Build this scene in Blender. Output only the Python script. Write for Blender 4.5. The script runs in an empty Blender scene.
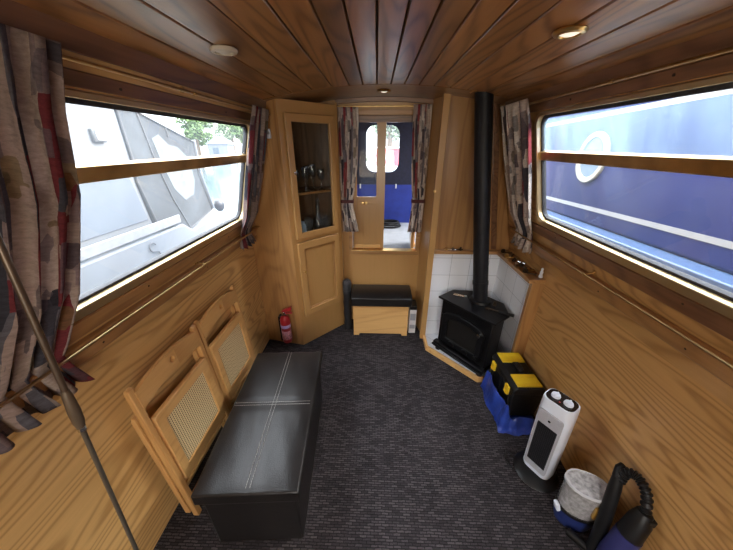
import bpy, bmesh, math, random
from mathutils import Vector, Matrix, noise
R = math.radians
random.seed(7)
sc = bpy.context.scene
C = sc.collection

# ------------------------------------------------------------------ helpers
def V(*a): return Vector(a)

def finish(name, bm, mats, parent=None, bevel=0.0, local=False, smooth=True, seg=2):
    """link a bmesh as ONE mesh object. world-space verts unless local=True"""
    bmesh.ops.recalc_face_normals(bm, faces=bm.faces[:])
    if not isinstance(mats, (list, tuple)): mats = [mats]
    if not local:
        if parent is None:
            xs = [v.co.x for v in bm.verts]; ys = [v.co.y for v in bm.verts]; zs = [v.co.z for v in bm.verts]
            loc = V((min(xs)+max(xs))/2, (min(ys)+max(ys))/2, min(zs))
        else:
            loc = parent.location.copy()
            if parent.parent: loc = loc + parent.parent.location
        off = loc
        for v in bm.verts: v.co -= off
    me = bpy.data.meshes.new(name); bm.to_mesh(me); bm.free()
    for m in mats: me.materials.append(m)
    if smooth:
        me.shade_smooth(); me.set_sharp_from_angle(angle=R(38))
    o = bpy.data.objects.new(name, me); C.objects.link(o)
    if parent is not None: o.parent = parent
    elif not local: o.location = loc
    if bevel:
        b = o.modifiers.new('bevel', 'BEVEL'); b.width = bevel; b.segments = seg
        b.limit_method = 'ANGLE'; b.angle_limit = R(40)
    return o

def thing(name, label, cat, loc, rot=(0, 0, 0), group=None):
    o = bpy.data.objects.new(name, None); C.objects.link(o)
    o.empty_display_size = 0.05
    o.location = loc; o.rotation_euler = rot
    o['label'] = label; o['category'] = cat
    if group: o['group'] = group
    return o
def tag(o, label, cat, group=None):
    o['label'] = label; o['category'] = cat
    if group: o['group'] = group
    return o
def struct(o):
    o['kind'] = 'structure'; return o
def dup(root, loc, rot=None, label=None):
    r = root.copy(); C.objects.link(r); r.location = loc
    if rot is not None: r.rotation_euler = rot
    if label: r['label'] = label
    for ch in list(root.children):
        c = ch.copy(); C.objects.link(c); c.parent = r
        for g in list(ch.children):
            d = g.copy(); C.objects.link(d); d.parent = c
    return r

def hexa(bm, p, mi=0):
    """8 points: bottom 4, top 4"""
    v = [bm.verts.new(q) for q in p]
    for f in ((0,1,2,3), (4,5,6,7), (0,1,5,4), (1,2,6,5), (2,3,7,6), (3,0,4,7)):
        bm.faces.new([v[i] for i in f]).material_index = mi
def box(bm, x0, x1, y0, y1, z0, z1, M=None, mi=0):
    p = [V(x0,y0,z0), V(x1,y0,z0), V(x1,y1,z0), V(x0,y1,z0), V(x0,y0,z1), V(x1,y0,z1), V(x1,y1,z1), V(x0,y1,z1)]
    if M is not None: p = [M @ q for q in p]
    hexa(bm, p, mi)
def prism(bm, pts, fn, d0, d1, mi=0):
    """polygon pts (a,b) -> fn(a,b,d) extruded from d0 to d1"""
    a = [bm.verts.new(fn(p[0], p[1], d0)) for p in pts]
    b = [bm.verts.new(fn(p[0], p[1], d1)) for p in pts]
    n = len(pts)
    bm.faces.new(a).material_index = mi; bm.faces.new(b[::-1]).material_index = mi
    for i in range(n):
        bm.faces.new([a[i], a[(i+1) % n], b[(i+1) % n], b[i]]).material_index = mi
def ring(bm, outer, inner, fn, d0, d1, mi=0):
    n = len(outer)
    o0 = [bm.verts.new(fn(*p, d0)) for p in outer]; i0 = [bm.verts.new(fn(*p, d0)) for p in inner]
    o1 = [bm.verts.new(fn(*p, d1)) for p in outer]; i1 = [bm.verts.new(fn(*p, d1)) for p in inner]
    for k in range(n):
        j = (k+1) % n
        for q in ((o0[k], o0[j], i0[j], i0[k]), (o1[k], o1[j], i1[j], i1[k]), (o0[k], o0[j], o1[j], o1[k]), (i0[k], i0[j], i1[j], i1[k])):
            bm.faces.new(q).material_index = mi
def rr(a0, a1, b0, b1, r, n=6):
    out = []
    for cx, cy, s in ((a1-r, b1-r, 0), (a0+r, b1-r, 90), (a0+r, b0+r, 180), (a1-r, b0+r, 270)):
        for k in range(n+1):
            t = R(s + 90*k/n); out.append((cx+r*math.cos(t), cy+r*math.sin(t)))
    return out
def frame_of(d):
    d = d.normalized(); u = d.cross(V(0,0,1) if abs(d.z) < .9 else V(1,0,0)).normalized()
    return u, d.cross(u).normalized()
def tube(bm, pts, r, seg=10, mi=0, caps=True):
    pts = [Vector(p) for p in pts]; rs = r if isinstance(r, (list, tuple)) else [r]*len(pts)
    loops = []; u = None
    for i, p in enumerate(pts):
        d = (pts[min(i+1, len(pts)-1)] - pts[max(i-1, 0)])
        d.normalize()
        if u is None: u, w = frame_of(d)
        else:
            u = (u - d*u.dot(d)).normalized(); w = d.cross(u)
        loops.append([bm.verts.new(p + (u*math.cos(t)+w*math.sin(t))*rs[i]) for t in [2*math.pi*k/seg for k in range(seg)]])
    for a, b in zip(loops, loops[1:]):
        for k in range(seg):
            j = (k+1) % seg
            bm.faces.new((a[k], a[j], b[j], b[k])).material_index = mi
    if caps:
        bm.faces.new(loops[0]).material_index = mi; bm.faces.new(loops[-1]).material_index = mi
def lathe(bm, prof, M=None, seg=20, mi=0, sx=1, sy=1):
    """prof: (r, z) list about local Z"""
    M = M or Matrix()
    loops = []
    for r, z in prof:
        if r < 1e-6: loops.append([bm.verts.new(M @ V(0, 0, z))])
        else: loops.append([bm.verts.new(M @ V(r*sx*math.cos(2*math.pi*k/seg), r*sy*math.sin(2*math.pi*k/seg), z)) for k in range(seg)])
    for a, b in zip(loops, loops[1:]):
        for k in range(seg):
            j = (k+1) % seg
            if len(a) == 1 and len(b) == 1: continue
            if len(a) == 1: f = bm.faces.new((a[0], b[k], b[j]))
            elif len(b) == 1: f = bm.faces.new((a[k], a[j], b[0]))
            else: f = bm.faces.new((a[k], a[j], b[j], b[k]))
            f.material_index = mi
    for e in (loops[0], loops[-1]):
        if len(e) > 2: bm.faces.new(e).material_index = mi
def axisM(p, d):
    d = Vector(d).normalized(); u, w = frame_of(d)
    m = Matrix((u, w, d)).transposed().to_4x4(); m.translation = Vector(p)
    return m
def NB(): return bmesh.new()

# ------------------------------------------------------------------ materials
def newmat(name):
    m = bpy.data.materials.new(name); m.use_nodes = True
    nt = m.node_tree; nt.nodes.clear()
    out = nt.nodes.new('ShaderNodeOutputMaterial'); b = nt.nodes.new('ShaderNodeBsdfPrincipled')
    nt.links.new(b.outputs[0], out.inputs[0])
    return m, nt, b, out
def N(nt, t, **kw):
    n = nt.nodes.new(t)
    for k, v in kw.items(): setattr(n, k, v)
    return n
def math_(nt, op, a, b=None):
    n = N(nt, 'ShaderNodeMath', operation=op)
    for i, q in enumerate((a, b)):
        if q is None: continue
        if isinstance(q, (int, float)): n.inputs[i].default_value = q
        else: nt.links.new(q, n.inputs[i])
    return n.outputs[0]
def ramp(nt, fac, stops, interp='LINEAR'):
    n = N(nt, 'ShaderNodeValToRGB'); n.color_ramp.interpolation = interp
    el = n.color_ramp.elements
    while len(el) < len(stops): el.new(.5)
    for e, (p, c) in zip(el, stops): e.position = p; e.color = (*c, 1)
    nt.links.new(fac, n.inputs[0]); return n.outputs[0]
def mapped(nt, scale, coord='Object', loc=(0,0,0)):
    tc = N(nt, 'ShaderNodeTexCoord'); mp = N(nt, 'ShaderNodeMapping')
    mp.inputs['Scale'].default_value = scale; mp.inputs['Location'].default_value = loc
    nt.links.new(tc.outputs[coord], mp.inputs[0]); return mp.outputs[0]
def noise_(nt, vec, scale, detail=3, rough=.5, dist=0):
    n = N(nt, 'ShaderNodeTexNoise'); nt.links.new(vec, n.inputs['Vector'])
    n.inputs['Scale'].default_value = scale; n.inputs['Detail'].default_value = detail
    n.inputs['Roughness'].default_value = rough; n.inputs['Distortion'].default_value = dist
    return n.outputs['Fac']
def bump(nt, b, h, strength=.2, dist=.002):
    n = N(nt, 'ShaderNodeBump'); n.inputs['Strength'].default_value = strength; n.inputs['Distance'].default_value = dist
    nt.links.new(h, n.inputs['Height']); nt.links.new(n.outputs[0], b.inputs['Normal'])

def plain(name, col, rough=.5, metal=0, var=.12, nscale=14, bumps=0, spec=.5, coat=0):
    m, nt, b, out = newmat(name)
    f = noise_(nt, mapped(nt, (1,1,1)), nscale, 4)
    lo = tuple(c*(1-var) for c in col); hi = tuple(min(1, c*(1+var)) for c in col)
    nt.links.new(ramp(nt, f, ((.3, lo), (.7, hi))), b.inputs['Base Color'])
    b.inputs['Roughness'].default_value = rough; b.inputs['Metallic'].default_value = metal
    b.inputs['Specular IOR Level'].default_value = spec; b.inputs['Coat Weight'].default_value = coat
    if bumps: bump(nt, b, noise_(nt, mapped(nt, (1,1,1)), nscale*6, 3), bumps, .002)
    return m

def wood(name, dark, light, axis='y', size=1.0, freq=26, rough=.35, contrast=.75, jitter=.0, coat=.3, fiber=.45):
    m, nt, b, out = newmat(name)
    ai = 'xyz'.index(axis)
    s1 = [3.2*size]*3; s1[ai] = .42*size
    s2 = [70*size]*3; s2[ai] = 2.2*size
    geo = N(nt, 'ShaderNodeNewGeometry')
    tc = N(nt, 'ShaderNodeTexCoord')
    add = N(nt, 'ShaderNodeVectorMath', operation='ADD')
    comb = N(nt, 'ShaderNodeCombineXYZ')
    rnd = math_(nt, 'MULTIPLY', geo.outputs['Random Per Island'], 37.0)
    for i in range(3): nt.links.new(rnd, comb.inputs[i])
    nt.links.new(tc.outputs['Object'], add.inputs[0]); nt.links.new(comb.outputs[0], add.inputs[1])
    def mp(s):
        q = N(nt, 'ShaderNodeMapping'); q.inputs['Scale'].default_value = s
        nt.links.new(add.outputs[0], q.inputs[0]); return q.outputs[0]
    n1 = noise_(nt, mp(s1), 1.0, 2, .45, .25)
    rings = math_(nt, 'SINE', math_(nt, 'MULTIPLY', n1, freq*6.0))
    rings = math_(nt, 'ADD', math_(nt, 'MULTIPLY', rings, .5), .5)
    rings = math_(nt, 'POWER', rings, 2.6)
    fib = noise_(nt, mp(s2), 1.0, 4, .65)
    v = math_(nt, 'ADD', math_(nt, 'MULTIPLY', rings, contrast*(1-fiber)), math_(nt, 'MULTIPLY', fib, fiber))
    big = noise_(nt, mp([q*.5 for q in s1]), 1.0, 2)
    v = math_(nt, 'ADD', v, math_(nt, 'MULTIPLY', math_(nt, 'SUBTRACT', big, .5), .5))
    col = ramp(nt, v, ((.16, light), (.42, tuple(.6*a+.4*d for a, d in zip(light, dark))), (.72, dark)))
    hs = N(nt, 'ShaderNodeHueSaturation'); nt.links.new(col, hs.inputs['Color'])
    if jitter:
        j = math_(nt, 'ADD', math_(nt, 'MULTIPLY', geo.outputs['Random Per Island'], jitter*2), 1-jitter)
        nt.links.new(j, hs.inputs['Value'])
    nt.links.new(hs.outputs[0], b.inputs['Base Color'])
    b.inputs['Roughness'].default_value = rough
    b.inputs['Coat Weight'].default_value = coat; b.inputs['Coat Roughness'].default_value = .22
    bump(nt, b, fib, .12, .001)
    return m

GL, GD = (.72, .46, .185), (.44, .25, .085)
OL, OD = (.46, .245, .092), (.25, .12, .043)
DL, DD = (.22, .105, .05), (.10, .045, .022)
w_panel = wood('oak_panel_along', GD, GL, 'y', 1.0, 34, contrast=.80, fiber=.5)
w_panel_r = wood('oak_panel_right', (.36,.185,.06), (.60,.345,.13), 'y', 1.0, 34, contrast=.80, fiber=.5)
w_vert = wood('oak_vertical', OD, OL, 'z', 1.0, 16, fiber=.6, contrast=.6)
w_vert2 = wood('oak_vertical_light', GD, (.47,.26,.095), 'z', 1.3, 16, fiber=.6, contrast=.6)
w_long = wood('oak_trim_along', OD, OL, 'y', 1.6, 14, fiber=.6)
w_dark = wood('dark_trim_along', DD, DL, 'y', 1.6, 14, fiber=.6, jitter=.1)
w_across = wood('oak_across', OD, OL, 'x', 1.4, 14, fiber=.6)
w_dacross = wood('dark_oak_across', DD, DL, 'x', 1.4, 14, fiber=.6)
w_ceil = wood('ceiling_planks', (.15,.062,.021), (.36,.165,.060), 'y', 1.2, 18, rough=.34, jitter=.28, coat=.22)
w_ceilx = wood('ceiling_cross_panel', (.13,.055,.02), (.27,.125,.048), 'x', 1.0, 10, rough=.3, fiber=.6)
w_chair = wood('beech_chair', (.52,.27,.09), (.70,.41,.155), 'z', 1.6, 8, rough=.35, fiber=.7)
w_chairx = wood('beech_chair_across', (.54,.29,.10), (.72,.43,.165), 'x', 1.6, 8, rough=.35, fiber=.7)
brass = plain('brass', (.75,.52,.22), .28, 1, .15, 20)
brass_dk = plain('aged_brass', (.52,.35,.15), .34, 1, .3, 8)
brass_rod = plain('dull_brass_rod', (.50,.34,.16), .3, 1, .2, 20)
goldframe = plain('gold_anodised_frame', (.60,.46,.26), .4, .85, .08, 6)
chrome = plain('chrome', (.75,.75,.74), .18, 1, .05)
black = plain('black_plastic', (.008,.008,.009), .42, 0, .2, spec=.3)
matt_black = plain('matt_black_iron', (.007,.007,.009), .5, 0, .3, 30, .15, spec=.3)
stove_black = plain('stove_iron', (.005,.005,.006), .36, 0, .3, 30, .1, spec=.3)
gasket = plain('rubber_gasket', (.03,.03,.034), .7, 0, .4, 90, .4)
white_pl = plain('white_plastic', (.70,.745,.84), .35, 0, .02)
cream_pl = plain('cream_plastic', (.55,.48,.38), .4, 0, .05)
yellow_pl = plain('yellow_plastic', (.78,.52,.02), .4, 0, .06, 30, .1)
red_pl = plain('red_enamel', (.36,.02,.025), .3, 0, .1)
blue_pl = plain('blue_plastic', (.018,.03,.13), .3, 0, .1)
indigo_pl = plain('indigo_plastic', (.03,.032,.12), .3, 0, .1)
grey_pl = plain('grey_plastic', (.32,.33,.36), .45, 0, .05)
lavender = plain('lavender_label', (.42,.32,.55), .5, 0, .3, 60)
paper = plain('white_paper', (.68,.68,.68), .8, 0, .06)
dust = plain('grey_dust', (.46,.435,.42), .95, 0, .35, 60, .5)
screwhead = plain('dark_screw', (.05,.03,.02), .5, .5, .2)

def leather():
    m, nt, b, out = newmat('black_leather')
    v = N(nt, 'ShaderNodeTexVoronoi'); v.inputs['Scale'].default_value = 260
    nt.links.new(mapped(nt, (1,1,1)), v.inputs['Vector'])
    n = noise_(nt, mapped(nt, (1,1,1)), 7, 4)
    nt.links.new(ramp(nt, n, ((.3, (.009,.008,.008)), (.75, (.017,.015,.015)))), b.inputs['Base Color'])
    b.inputs['Roughness'].default_value = .33; b.inputs['Specular IOR Level'].default_value = .35
    bump(nt, b, math_(nt, 'ADD', math_(nt, 'MULTIPLY', v.outputs['Distance'], .5), math_(nt, 'MULTIPLY', n, 1.6)), .25, .003)
    return m
leather_m = leather()

def carpet():
    m, nt, b, out = newmat('carpet_charcoal')
    br = N(nt, 'ShaderNodeTexBrick'); br.offset = .5
    br.inputs['Scale'].default_value = 1; br.inputs['Brick Width'].default_value = .034; br.inputs['Row Height'].default_value = .011
    br.inputs['Mortar Size'].default_value = .0022; br.inputs['Mortar Smooth'].default_value = .6; br.inputs['Bias'].default_value = -.1
    br.inputs['Color1'].default_value = (.9,.9,.9,1); br.inputs['Color2'].default_value = (.35,.35,.35,1); br.inputs['Mortar'].default_value = (0,0,0,1)
    vec = mapped(nt, (1,1,1))
    dn = N(nt, 'ShaderNodeTexNoise'); dn.inputs['Scale'].default_value = 40; nt.links.new(vec, dn.inputs['Vector'])
    mx = N(nt, 'ShaderNodeVectorMath', operation='MULTIPLY_ADD'); mx.inputs[1].default_value = (.006,.006,0)
    nt.links.new(dn.outputs['Color'], mx.inputs[0]); nt.links.new(vec, mx.inputs[2])
    nt.links.new(mx.outputs[0], br.inputs['Vector'])
    n = noise_(nt, vec, 420, 2); big = noise_(nt, vec, 5, 3)
    v = math_(nt, 'ADD', math_(nt, 'MULTIPLY', br.outputs['Color'], .55), math_(nt, 'MULTIPLY', n, .45))
    v = math_(nt, 'ADD', v, math_(nt, 'MULTIPLY', math_(nt, 'SUBTRACT', big, .5), .3))
    nt.links.new(ramp(nt, v, ((.15, (.010,.0085,.0095)), (.55, (.038,.033,.036)), (.9, (.11,.097,.102)))), b.inputs['Base Color'])
    b.inputs['Roughness'].default_value = .95; b.inputs['Specular IOR Level'].default_value = .1
    bump(nt, b, v, .8, .004)
    return m
carpet_m = carpet()

def fabric(cream=False):  # cream: same cloth with brightness of lit curtains in its colours
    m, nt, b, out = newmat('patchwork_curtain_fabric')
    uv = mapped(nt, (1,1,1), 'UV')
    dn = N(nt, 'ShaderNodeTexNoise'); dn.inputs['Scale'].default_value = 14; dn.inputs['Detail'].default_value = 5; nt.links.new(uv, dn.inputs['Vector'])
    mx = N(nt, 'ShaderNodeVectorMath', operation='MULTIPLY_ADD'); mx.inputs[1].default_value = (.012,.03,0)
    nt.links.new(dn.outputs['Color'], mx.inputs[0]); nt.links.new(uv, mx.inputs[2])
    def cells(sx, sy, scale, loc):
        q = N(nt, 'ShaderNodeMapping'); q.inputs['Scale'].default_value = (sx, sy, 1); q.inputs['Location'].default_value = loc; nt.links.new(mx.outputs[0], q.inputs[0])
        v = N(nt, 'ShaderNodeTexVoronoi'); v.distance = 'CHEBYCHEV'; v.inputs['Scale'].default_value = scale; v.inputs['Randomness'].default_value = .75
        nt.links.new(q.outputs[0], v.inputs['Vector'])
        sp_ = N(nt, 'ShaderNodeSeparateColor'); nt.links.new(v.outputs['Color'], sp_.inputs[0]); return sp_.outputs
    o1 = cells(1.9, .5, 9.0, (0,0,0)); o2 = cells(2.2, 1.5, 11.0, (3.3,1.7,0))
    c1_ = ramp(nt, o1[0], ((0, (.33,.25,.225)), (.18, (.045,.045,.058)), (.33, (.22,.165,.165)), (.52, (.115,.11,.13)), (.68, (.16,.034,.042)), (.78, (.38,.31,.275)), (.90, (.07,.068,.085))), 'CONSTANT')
    if cream: c1_ = ramp(nt, o1[0], ((0, (.68,.60,.54)), (.26, (.07,.065,.08)), (.36, (.55,.46,.42)), (.54, (.24,.22,.25)), (.64, (.34,.07,.08)), (.73, (.76,.70,.65)), (.95, (.14,.11,.12))), 'CONSTANT')  # lighter copy of the same cloth, brightness of lit curtains put into its colours
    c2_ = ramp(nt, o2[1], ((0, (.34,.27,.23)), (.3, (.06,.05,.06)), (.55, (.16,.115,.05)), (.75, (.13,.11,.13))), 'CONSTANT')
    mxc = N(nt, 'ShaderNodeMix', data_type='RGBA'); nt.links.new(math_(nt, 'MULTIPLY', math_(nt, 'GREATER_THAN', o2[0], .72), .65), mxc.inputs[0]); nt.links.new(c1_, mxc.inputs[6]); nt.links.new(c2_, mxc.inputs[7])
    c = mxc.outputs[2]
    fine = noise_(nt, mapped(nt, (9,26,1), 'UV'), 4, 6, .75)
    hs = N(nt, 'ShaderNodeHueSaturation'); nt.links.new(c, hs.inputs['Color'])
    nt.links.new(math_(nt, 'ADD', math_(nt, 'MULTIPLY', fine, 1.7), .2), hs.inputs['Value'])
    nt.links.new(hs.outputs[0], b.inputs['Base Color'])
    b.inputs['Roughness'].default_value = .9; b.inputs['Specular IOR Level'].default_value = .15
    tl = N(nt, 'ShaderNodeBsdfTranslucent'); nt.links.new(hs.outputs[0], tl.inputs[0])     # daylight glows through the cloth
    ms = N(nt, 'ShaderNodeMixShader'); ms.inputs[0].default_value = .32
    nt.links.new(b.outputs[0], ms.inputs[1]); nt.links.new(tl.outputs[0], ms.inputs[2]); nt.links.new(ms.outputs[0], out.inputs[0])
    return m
fabric_m = fabric()

def tiles():
    m, nt, b, out = newmat('white_tiles')
    br = N(nt, 'ShaderNodeTexBrick'); br.offset = 0
    br.inputs['Scale'].default_value = 1; br.inputs['Brick Width'].default_value = .15; br.inputs['Row Height'].default_value = .15
    br.inputs['Mortar Size'].default_value = .0016; br.inputs['Bias'].default_value = 0
    br.inputs['Color1'].default_value = (.82,.84,.88,1); br.inputs['Color2'].default_value = (.79,.82,.87,1); br.inputs['Mortar'].default_value = (.42,.44,.48,1)
    tc = N(nt, 'ShaderNodeTexCoord'); nt.links.new(tc.outputs['UV'], br.inputs['Vector'])
    nt.links.new(br.outputs['Color'], b.inputs['Base Color']); b.inputs['Roughness'].default_value = .22
    return m
tile_m = tiles()

def cane():
    m, nt, b, out = newmat('woven_cane')
    vec = mapped(nt, (1,1,1))
    sx = N(nt, 'ShaderNodeSeparateXYZ'); nt.links.new(vec, sx.inputs[0])
    k = 2*math.pi/.0115
    a = math_(nt, 'SINE', math_(nt, 'MULTIPLY', sx.outputs[0], k)); c = math_(nt, 'SINE', math_(nt, 'MULTIPLY', sx.outputs[2], k))
    h = math_(nt, 'MULTIPLY', math_(nt, 'ADD', math_(nt, 'MULTIPLY', a, .5), .5), math_(nt, 'ADD', math_(nt, 'MULTIPLY', c, .5), .5))
    nt.links.new(ramp(nt, h, ((.25, (.78,.62,.36)), (.40, (.66,.48,.24)), (.46, (.10,.05,.018)))), b.inputs['Base Color'])
    b.inputs['Roughness'].default_value = .5
    return m
cane_m = cane()

def glass(name, haze=0.0, tint=(1,1,1), refl=.9, hazecol=(.8,.9,1)):
    m, nt, b, out = newmat(name); nt.nodes.remove(b)
    tr = N(nt, 'ShaderNodeBsdfTransparent'); tr.inputs[0].default_value = (*tint, 1)
    gl = N(nt, 'ShaderNodeBsdfGlossy'); gl.inputs['Roughness'].default_value = .02
    fr = N(nt, 'ShaderNodeLayerWeight'); fr.inputs['Blend'].default_value = .5
    fres = math_(nt, 'ADD', math_(nt, 'MULTIPLY', math_(nt, 'POWER', fr.outputs['Facing'], 5.0), .55), .03)
    mix = N(nt, 'ShaderNodeMixShader')
    nt.links.new(math_(nt, 'MULTIPLY', fres, refl), mix.inputs[0]); nt.links.new(tr.outputs[0], mix.inputs[1]); nt.links.new(gl.outputs[0], mix.inputs[2])
    last = mix
    if haze:
        tl = N(nt, 'ShaderNodeBsdfTranslucent'); tl.inputs[0].default_value = (*hazecol, 1)
        f = noise_(nt, mapped(nt, (1, 3, 1)), 3, 4)
        m2 = N(nt, 'ShaderNodeMixShader'); nt.links.new(math_(nt, 'MULTIPLY', f, haze*2), m2.inputs[0])
        nt.links.new(last.outputs[0], m2.inputs[1]); nt.links.new(tl.outputs[0], m2.inputs[2]); last = m2
    nt.links.new(last.outputs[0], out.inputs[0])
    return m
glass_m = glass('window_glass', .02)
glass_r = glass('dusty_window_glass', .012)
glass_ru = glass('hazy_window_glass', .075, hazecol=(.58,.82,1))
cab_glass = glass('cabinet_glass', .0, (.86,.87,.86), refl=.6)
doorglass = glass('door_glass', .0, refl=.2)
ware_glass = glass('drinking_glass', .11, (.90,.92,.93), 2.6)
bin_clear = glass('clear_dusty_plastic', .22, (.85,.87,.9), 1.0, (.75,.75,.75))
def water():
    m, nt, b, out = newmat('canal_water')
    b.inputs['Base Color'].default_value = (.05,.075,.09,1); b.inputs['Roughness'].default_value = .10; b.inputs['Specular Tint'].default_value = (.75,.87,.95,1)
    bump(nt, b, noise_(nt, mapped(nt, (1, 1, 1)), 3, 4), .12, .03)
    return m
water_m = water()
def plasticbag():
    m, nt, b, out = newmat('blue_plastic_bag')
    n = noise_(nt, mapped(nt, (1,1,1)), 9, 4)
    nt.links.new(ramp(nt, n, ((.3, (.012,.03,.20)), (.7, (.04,.09,.48)))), b.inputs['Base Color'])
    b.inputs['Roughness'].default_value = .3
    b.inputs['Transmission Weight'].default_value = .12
    bump(nt, b, noise_(nt, mapped(nt, (1,1,1)), 28, 4), .5, .01)
    return m
bag_m = plasticbag()
bulb_m, nt_, b_, _ = newmat('whitish_bulb_glow'); b_.inputs['Emission Color'].default_value = (1,.86,.66,1); b_.inputs['Emission Strength'].default_value = .8; b_.inputs['Base Color'].default_value = (.9,.85,.75,1)  # bulbs are off; faint emission stands in for their whitish reflection

# ------------------------------------------------------------------ room shell
XL, XR, ZG, TS = -.95, 1.05, .90, .2709       # vertical lower walls, tumblehome above the gunwale
YB, YF = -1.35, 2.38
nl = V(.9652, 0, -.2615); nr = V(-.9652, 0, -.2615)
def lw(y, z, d=0.0): return V(XL + (TS*(z-ZG) if z > ZG else 0), y, z) + nl*d
def rw(y, z, d=0.0): return V(XR - (TS*(z-ZG) if z > ZG else 0), y, z) + nr*d
def lv(y, z, d=0.0): return V(XL + d, y, z)
def rv(y, z, d=0.0): return V(XR - d, y, z)
def wbox(bm, f, y0, y1, z0, z1, d0, d1, mi=0):
    hexa(bm, [f(y0,z0,d0), f(y1,z0,d0), f(y1,z0,d1), f(y0,z0,d1), f(y0,z1,d0), f(y1,z1,d0), f(y1,z1,d1), f(y0,z1,d1)], mi)
def zc(x): return 1.915 - .14*(x-.04)**2

bm = NB(); box(bm, XL-.02, XR+.02, YB, YF+.02, -.03, 0)
struct(finish('floor', bm, carpet_m, smooth=False))

# ceiling: boards with grooves, cross panel at the bow end
seams = [-.78, -.70, -.60, -.499, -.381, -.262, -.164, -.086, -.005, .074, .152, .235, .319, .412, .51, .61, .71, .86]
bm = NB()
for a, b in zip(seams, seams[1:]):
    g = .0028
    hexa(bm, [V(a+g,YB,zc(a)), V(b-g,YB,zc(b)), V(b-g,1.905,zc(b)), V(a+g,1.905,zc(a)), V(a+g,YB,zc(a)+.02), V(b-g,YB,zc(b)+.02), V(b-g,1.905,zc(b)+.02), V(a+g,1.905,zc(a)+.02)])
n = 12
for k in range(n):
    a = -.78+1.64*k/n; b = -.78+1.64*(k+1)/n
    hexa(bm, [V(a,1.907,zc(a)-.001), V(b,1.907,zc(b)-.001), V(b,YF+.02,zc(b)-.001), V(a,YF+.02,zc(a)-.001), V(a,1.907,zc(a)+.02), V(b,1.907,zc(b)+.02), V(b,YF+.02,zc(b)+.02), V(a,YF+.02,zc(a)+.02)], 1)
bmesh.ops.remove_doubles(bm, verts=[v for v in bm.verts if v.co.y > 1.906], dist=1e-5)
box(bm, -.8, .9, YB, YF+.03, 1.94, 1.955, mi=2)
struct(finish('ceiling', bm, [w_ceil, w_ceilx, plain('groove_dark', (.03,.014,.007), .8)], bevel=.0025, seg=1))

# side walls with the window openings
def side_wall(name, f, fv, y0, y1, z0, z1, pm):
    bm = NB()
    wbox(bm, fv, YB, YF, 0, ZG, -.03, 0)
    ring(bm, rr(YB, YF, ZG, 1.87, .001), rr(y0, y1, z0, z1, .07), f, -.03, 0)
    return struct(finish(name, bm, pm, smooth=False))
WL = (.50, 1.83, 1.128, 1.722); WR = (.25, 1.70, 1.173, 1.752)
side_wall('wall_left', lw, lv, *WL, w_panel)
side_wall('wall_right', rw, rv, *WR, w_panel_r)
tn = 0
def trim(f, y0, y1, z0, z1, d, mat, bev=.003):
    global tn; tn += 1
    bm = NB(); wbox(bm, f, y0, y1, z0, z1, -.002, d)
    return struct(finish('trim_%d' % tn, bm, mat, bevel=bev))
for f, (y0, y1, z0, z1) in ((lw, WL), (rw, WR)):
    trim(f, YB, 2.03, 1.795, 1.862, .016, w_dark)                 # cornice board under the ceiling
    trim(f, YB, 2.03, z1+.004, z1+.040, .006, w_dark)             # window head board
    trim(f, YB, 2.03, z0-.062, z0-.006, .008, w_long if f is lw else w_dark)   # sill board
    trim(f, YB, 2.03 if f is lw else 2.08, .985, 1.055, .022, w_long, .006)
# small dark screw heads along the trim boards
for f, pts in ((lw, ((.72,1.012),(1.35,1.012),(1.60,1.10),(.95,1.10),(.9,1.742),(1.5,1.742))), (rw, ((1.14,1.012),(.75,1.012),(1.5,1.145),(.8,1.145),(.95,1.775),(1.4,1.775)))):
    global_bm = NB()
    for y, z in pts:
        p = f(y, z, .0225 if z < 1.06 else .009)
        lathe(global_bm, ((.004,-.004),(.004,.0),(0,.001)), axisM(p, nl if f is lw else nr), 8)
    tn += 1
    struct(finish('trim_%d' % tn, global_bm, screwhead))

def window(idx, f, n, y0, y1, z0, z1, zt, glo, gup):
    w = bpy.data.objects.new('window_%d' % idx, None); C.objects.link(w); w.location = f((y0+y1)/2, z0); w['kind'] = 'structure'
    o = rr(y0+.001, y1-.001, z0+.001, z1-.001, .07); i1 = rr(y0+.022, y1-.022, z0+.034, z1-.018, .055); i2 = rr(y0+.032, y1-.032, z0+.044, z1-.034, .045)
    bm = NB(); ring(bm, o, i1, f, -.028, .010); finish('frame', bm, goldframe, w, .003)
    bm = NB(); ring(bm, i1, i2, f, -.034, -.014); finish('gasket', bm, [gasket], w)
    bm = NB(); wbox(bm, f, y0+.024, y1-.024, zt-.021, zt+.021, -.034, -.002); finish('transom', bm, brass_dk, w, .003)
    bm = NB(); prism(bm, [p for p in rr(y0+.03, y1-.03, z0+.03, zt, .05)], f, -.026, -.022); finish('lower_pane', bm, glo, w, smooth=False)
    bm = NB(); prism(bm, [p for p in rr(y0+.03, y1-.03, zt, z1-.025, .04)], f, -.026, -.022); finish('upper_pane', bm, gup, w, smooth=False)
    bm = NB(); prism(bm, ((y1-.028, zt+.02), (y1-.006, zt+.10), (y1-.030, zt+.135)), lambda a, b, d: f(a, b, d), -.004, .010); finish('hopper_stay', bm, cream_pl, w)
    return w
window(1, lw, nl, *WL, 1.525, glass_m, glass_m)
window(2, rw, nr, *WR, 1.545, glass_r, glass_ru)

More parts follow.
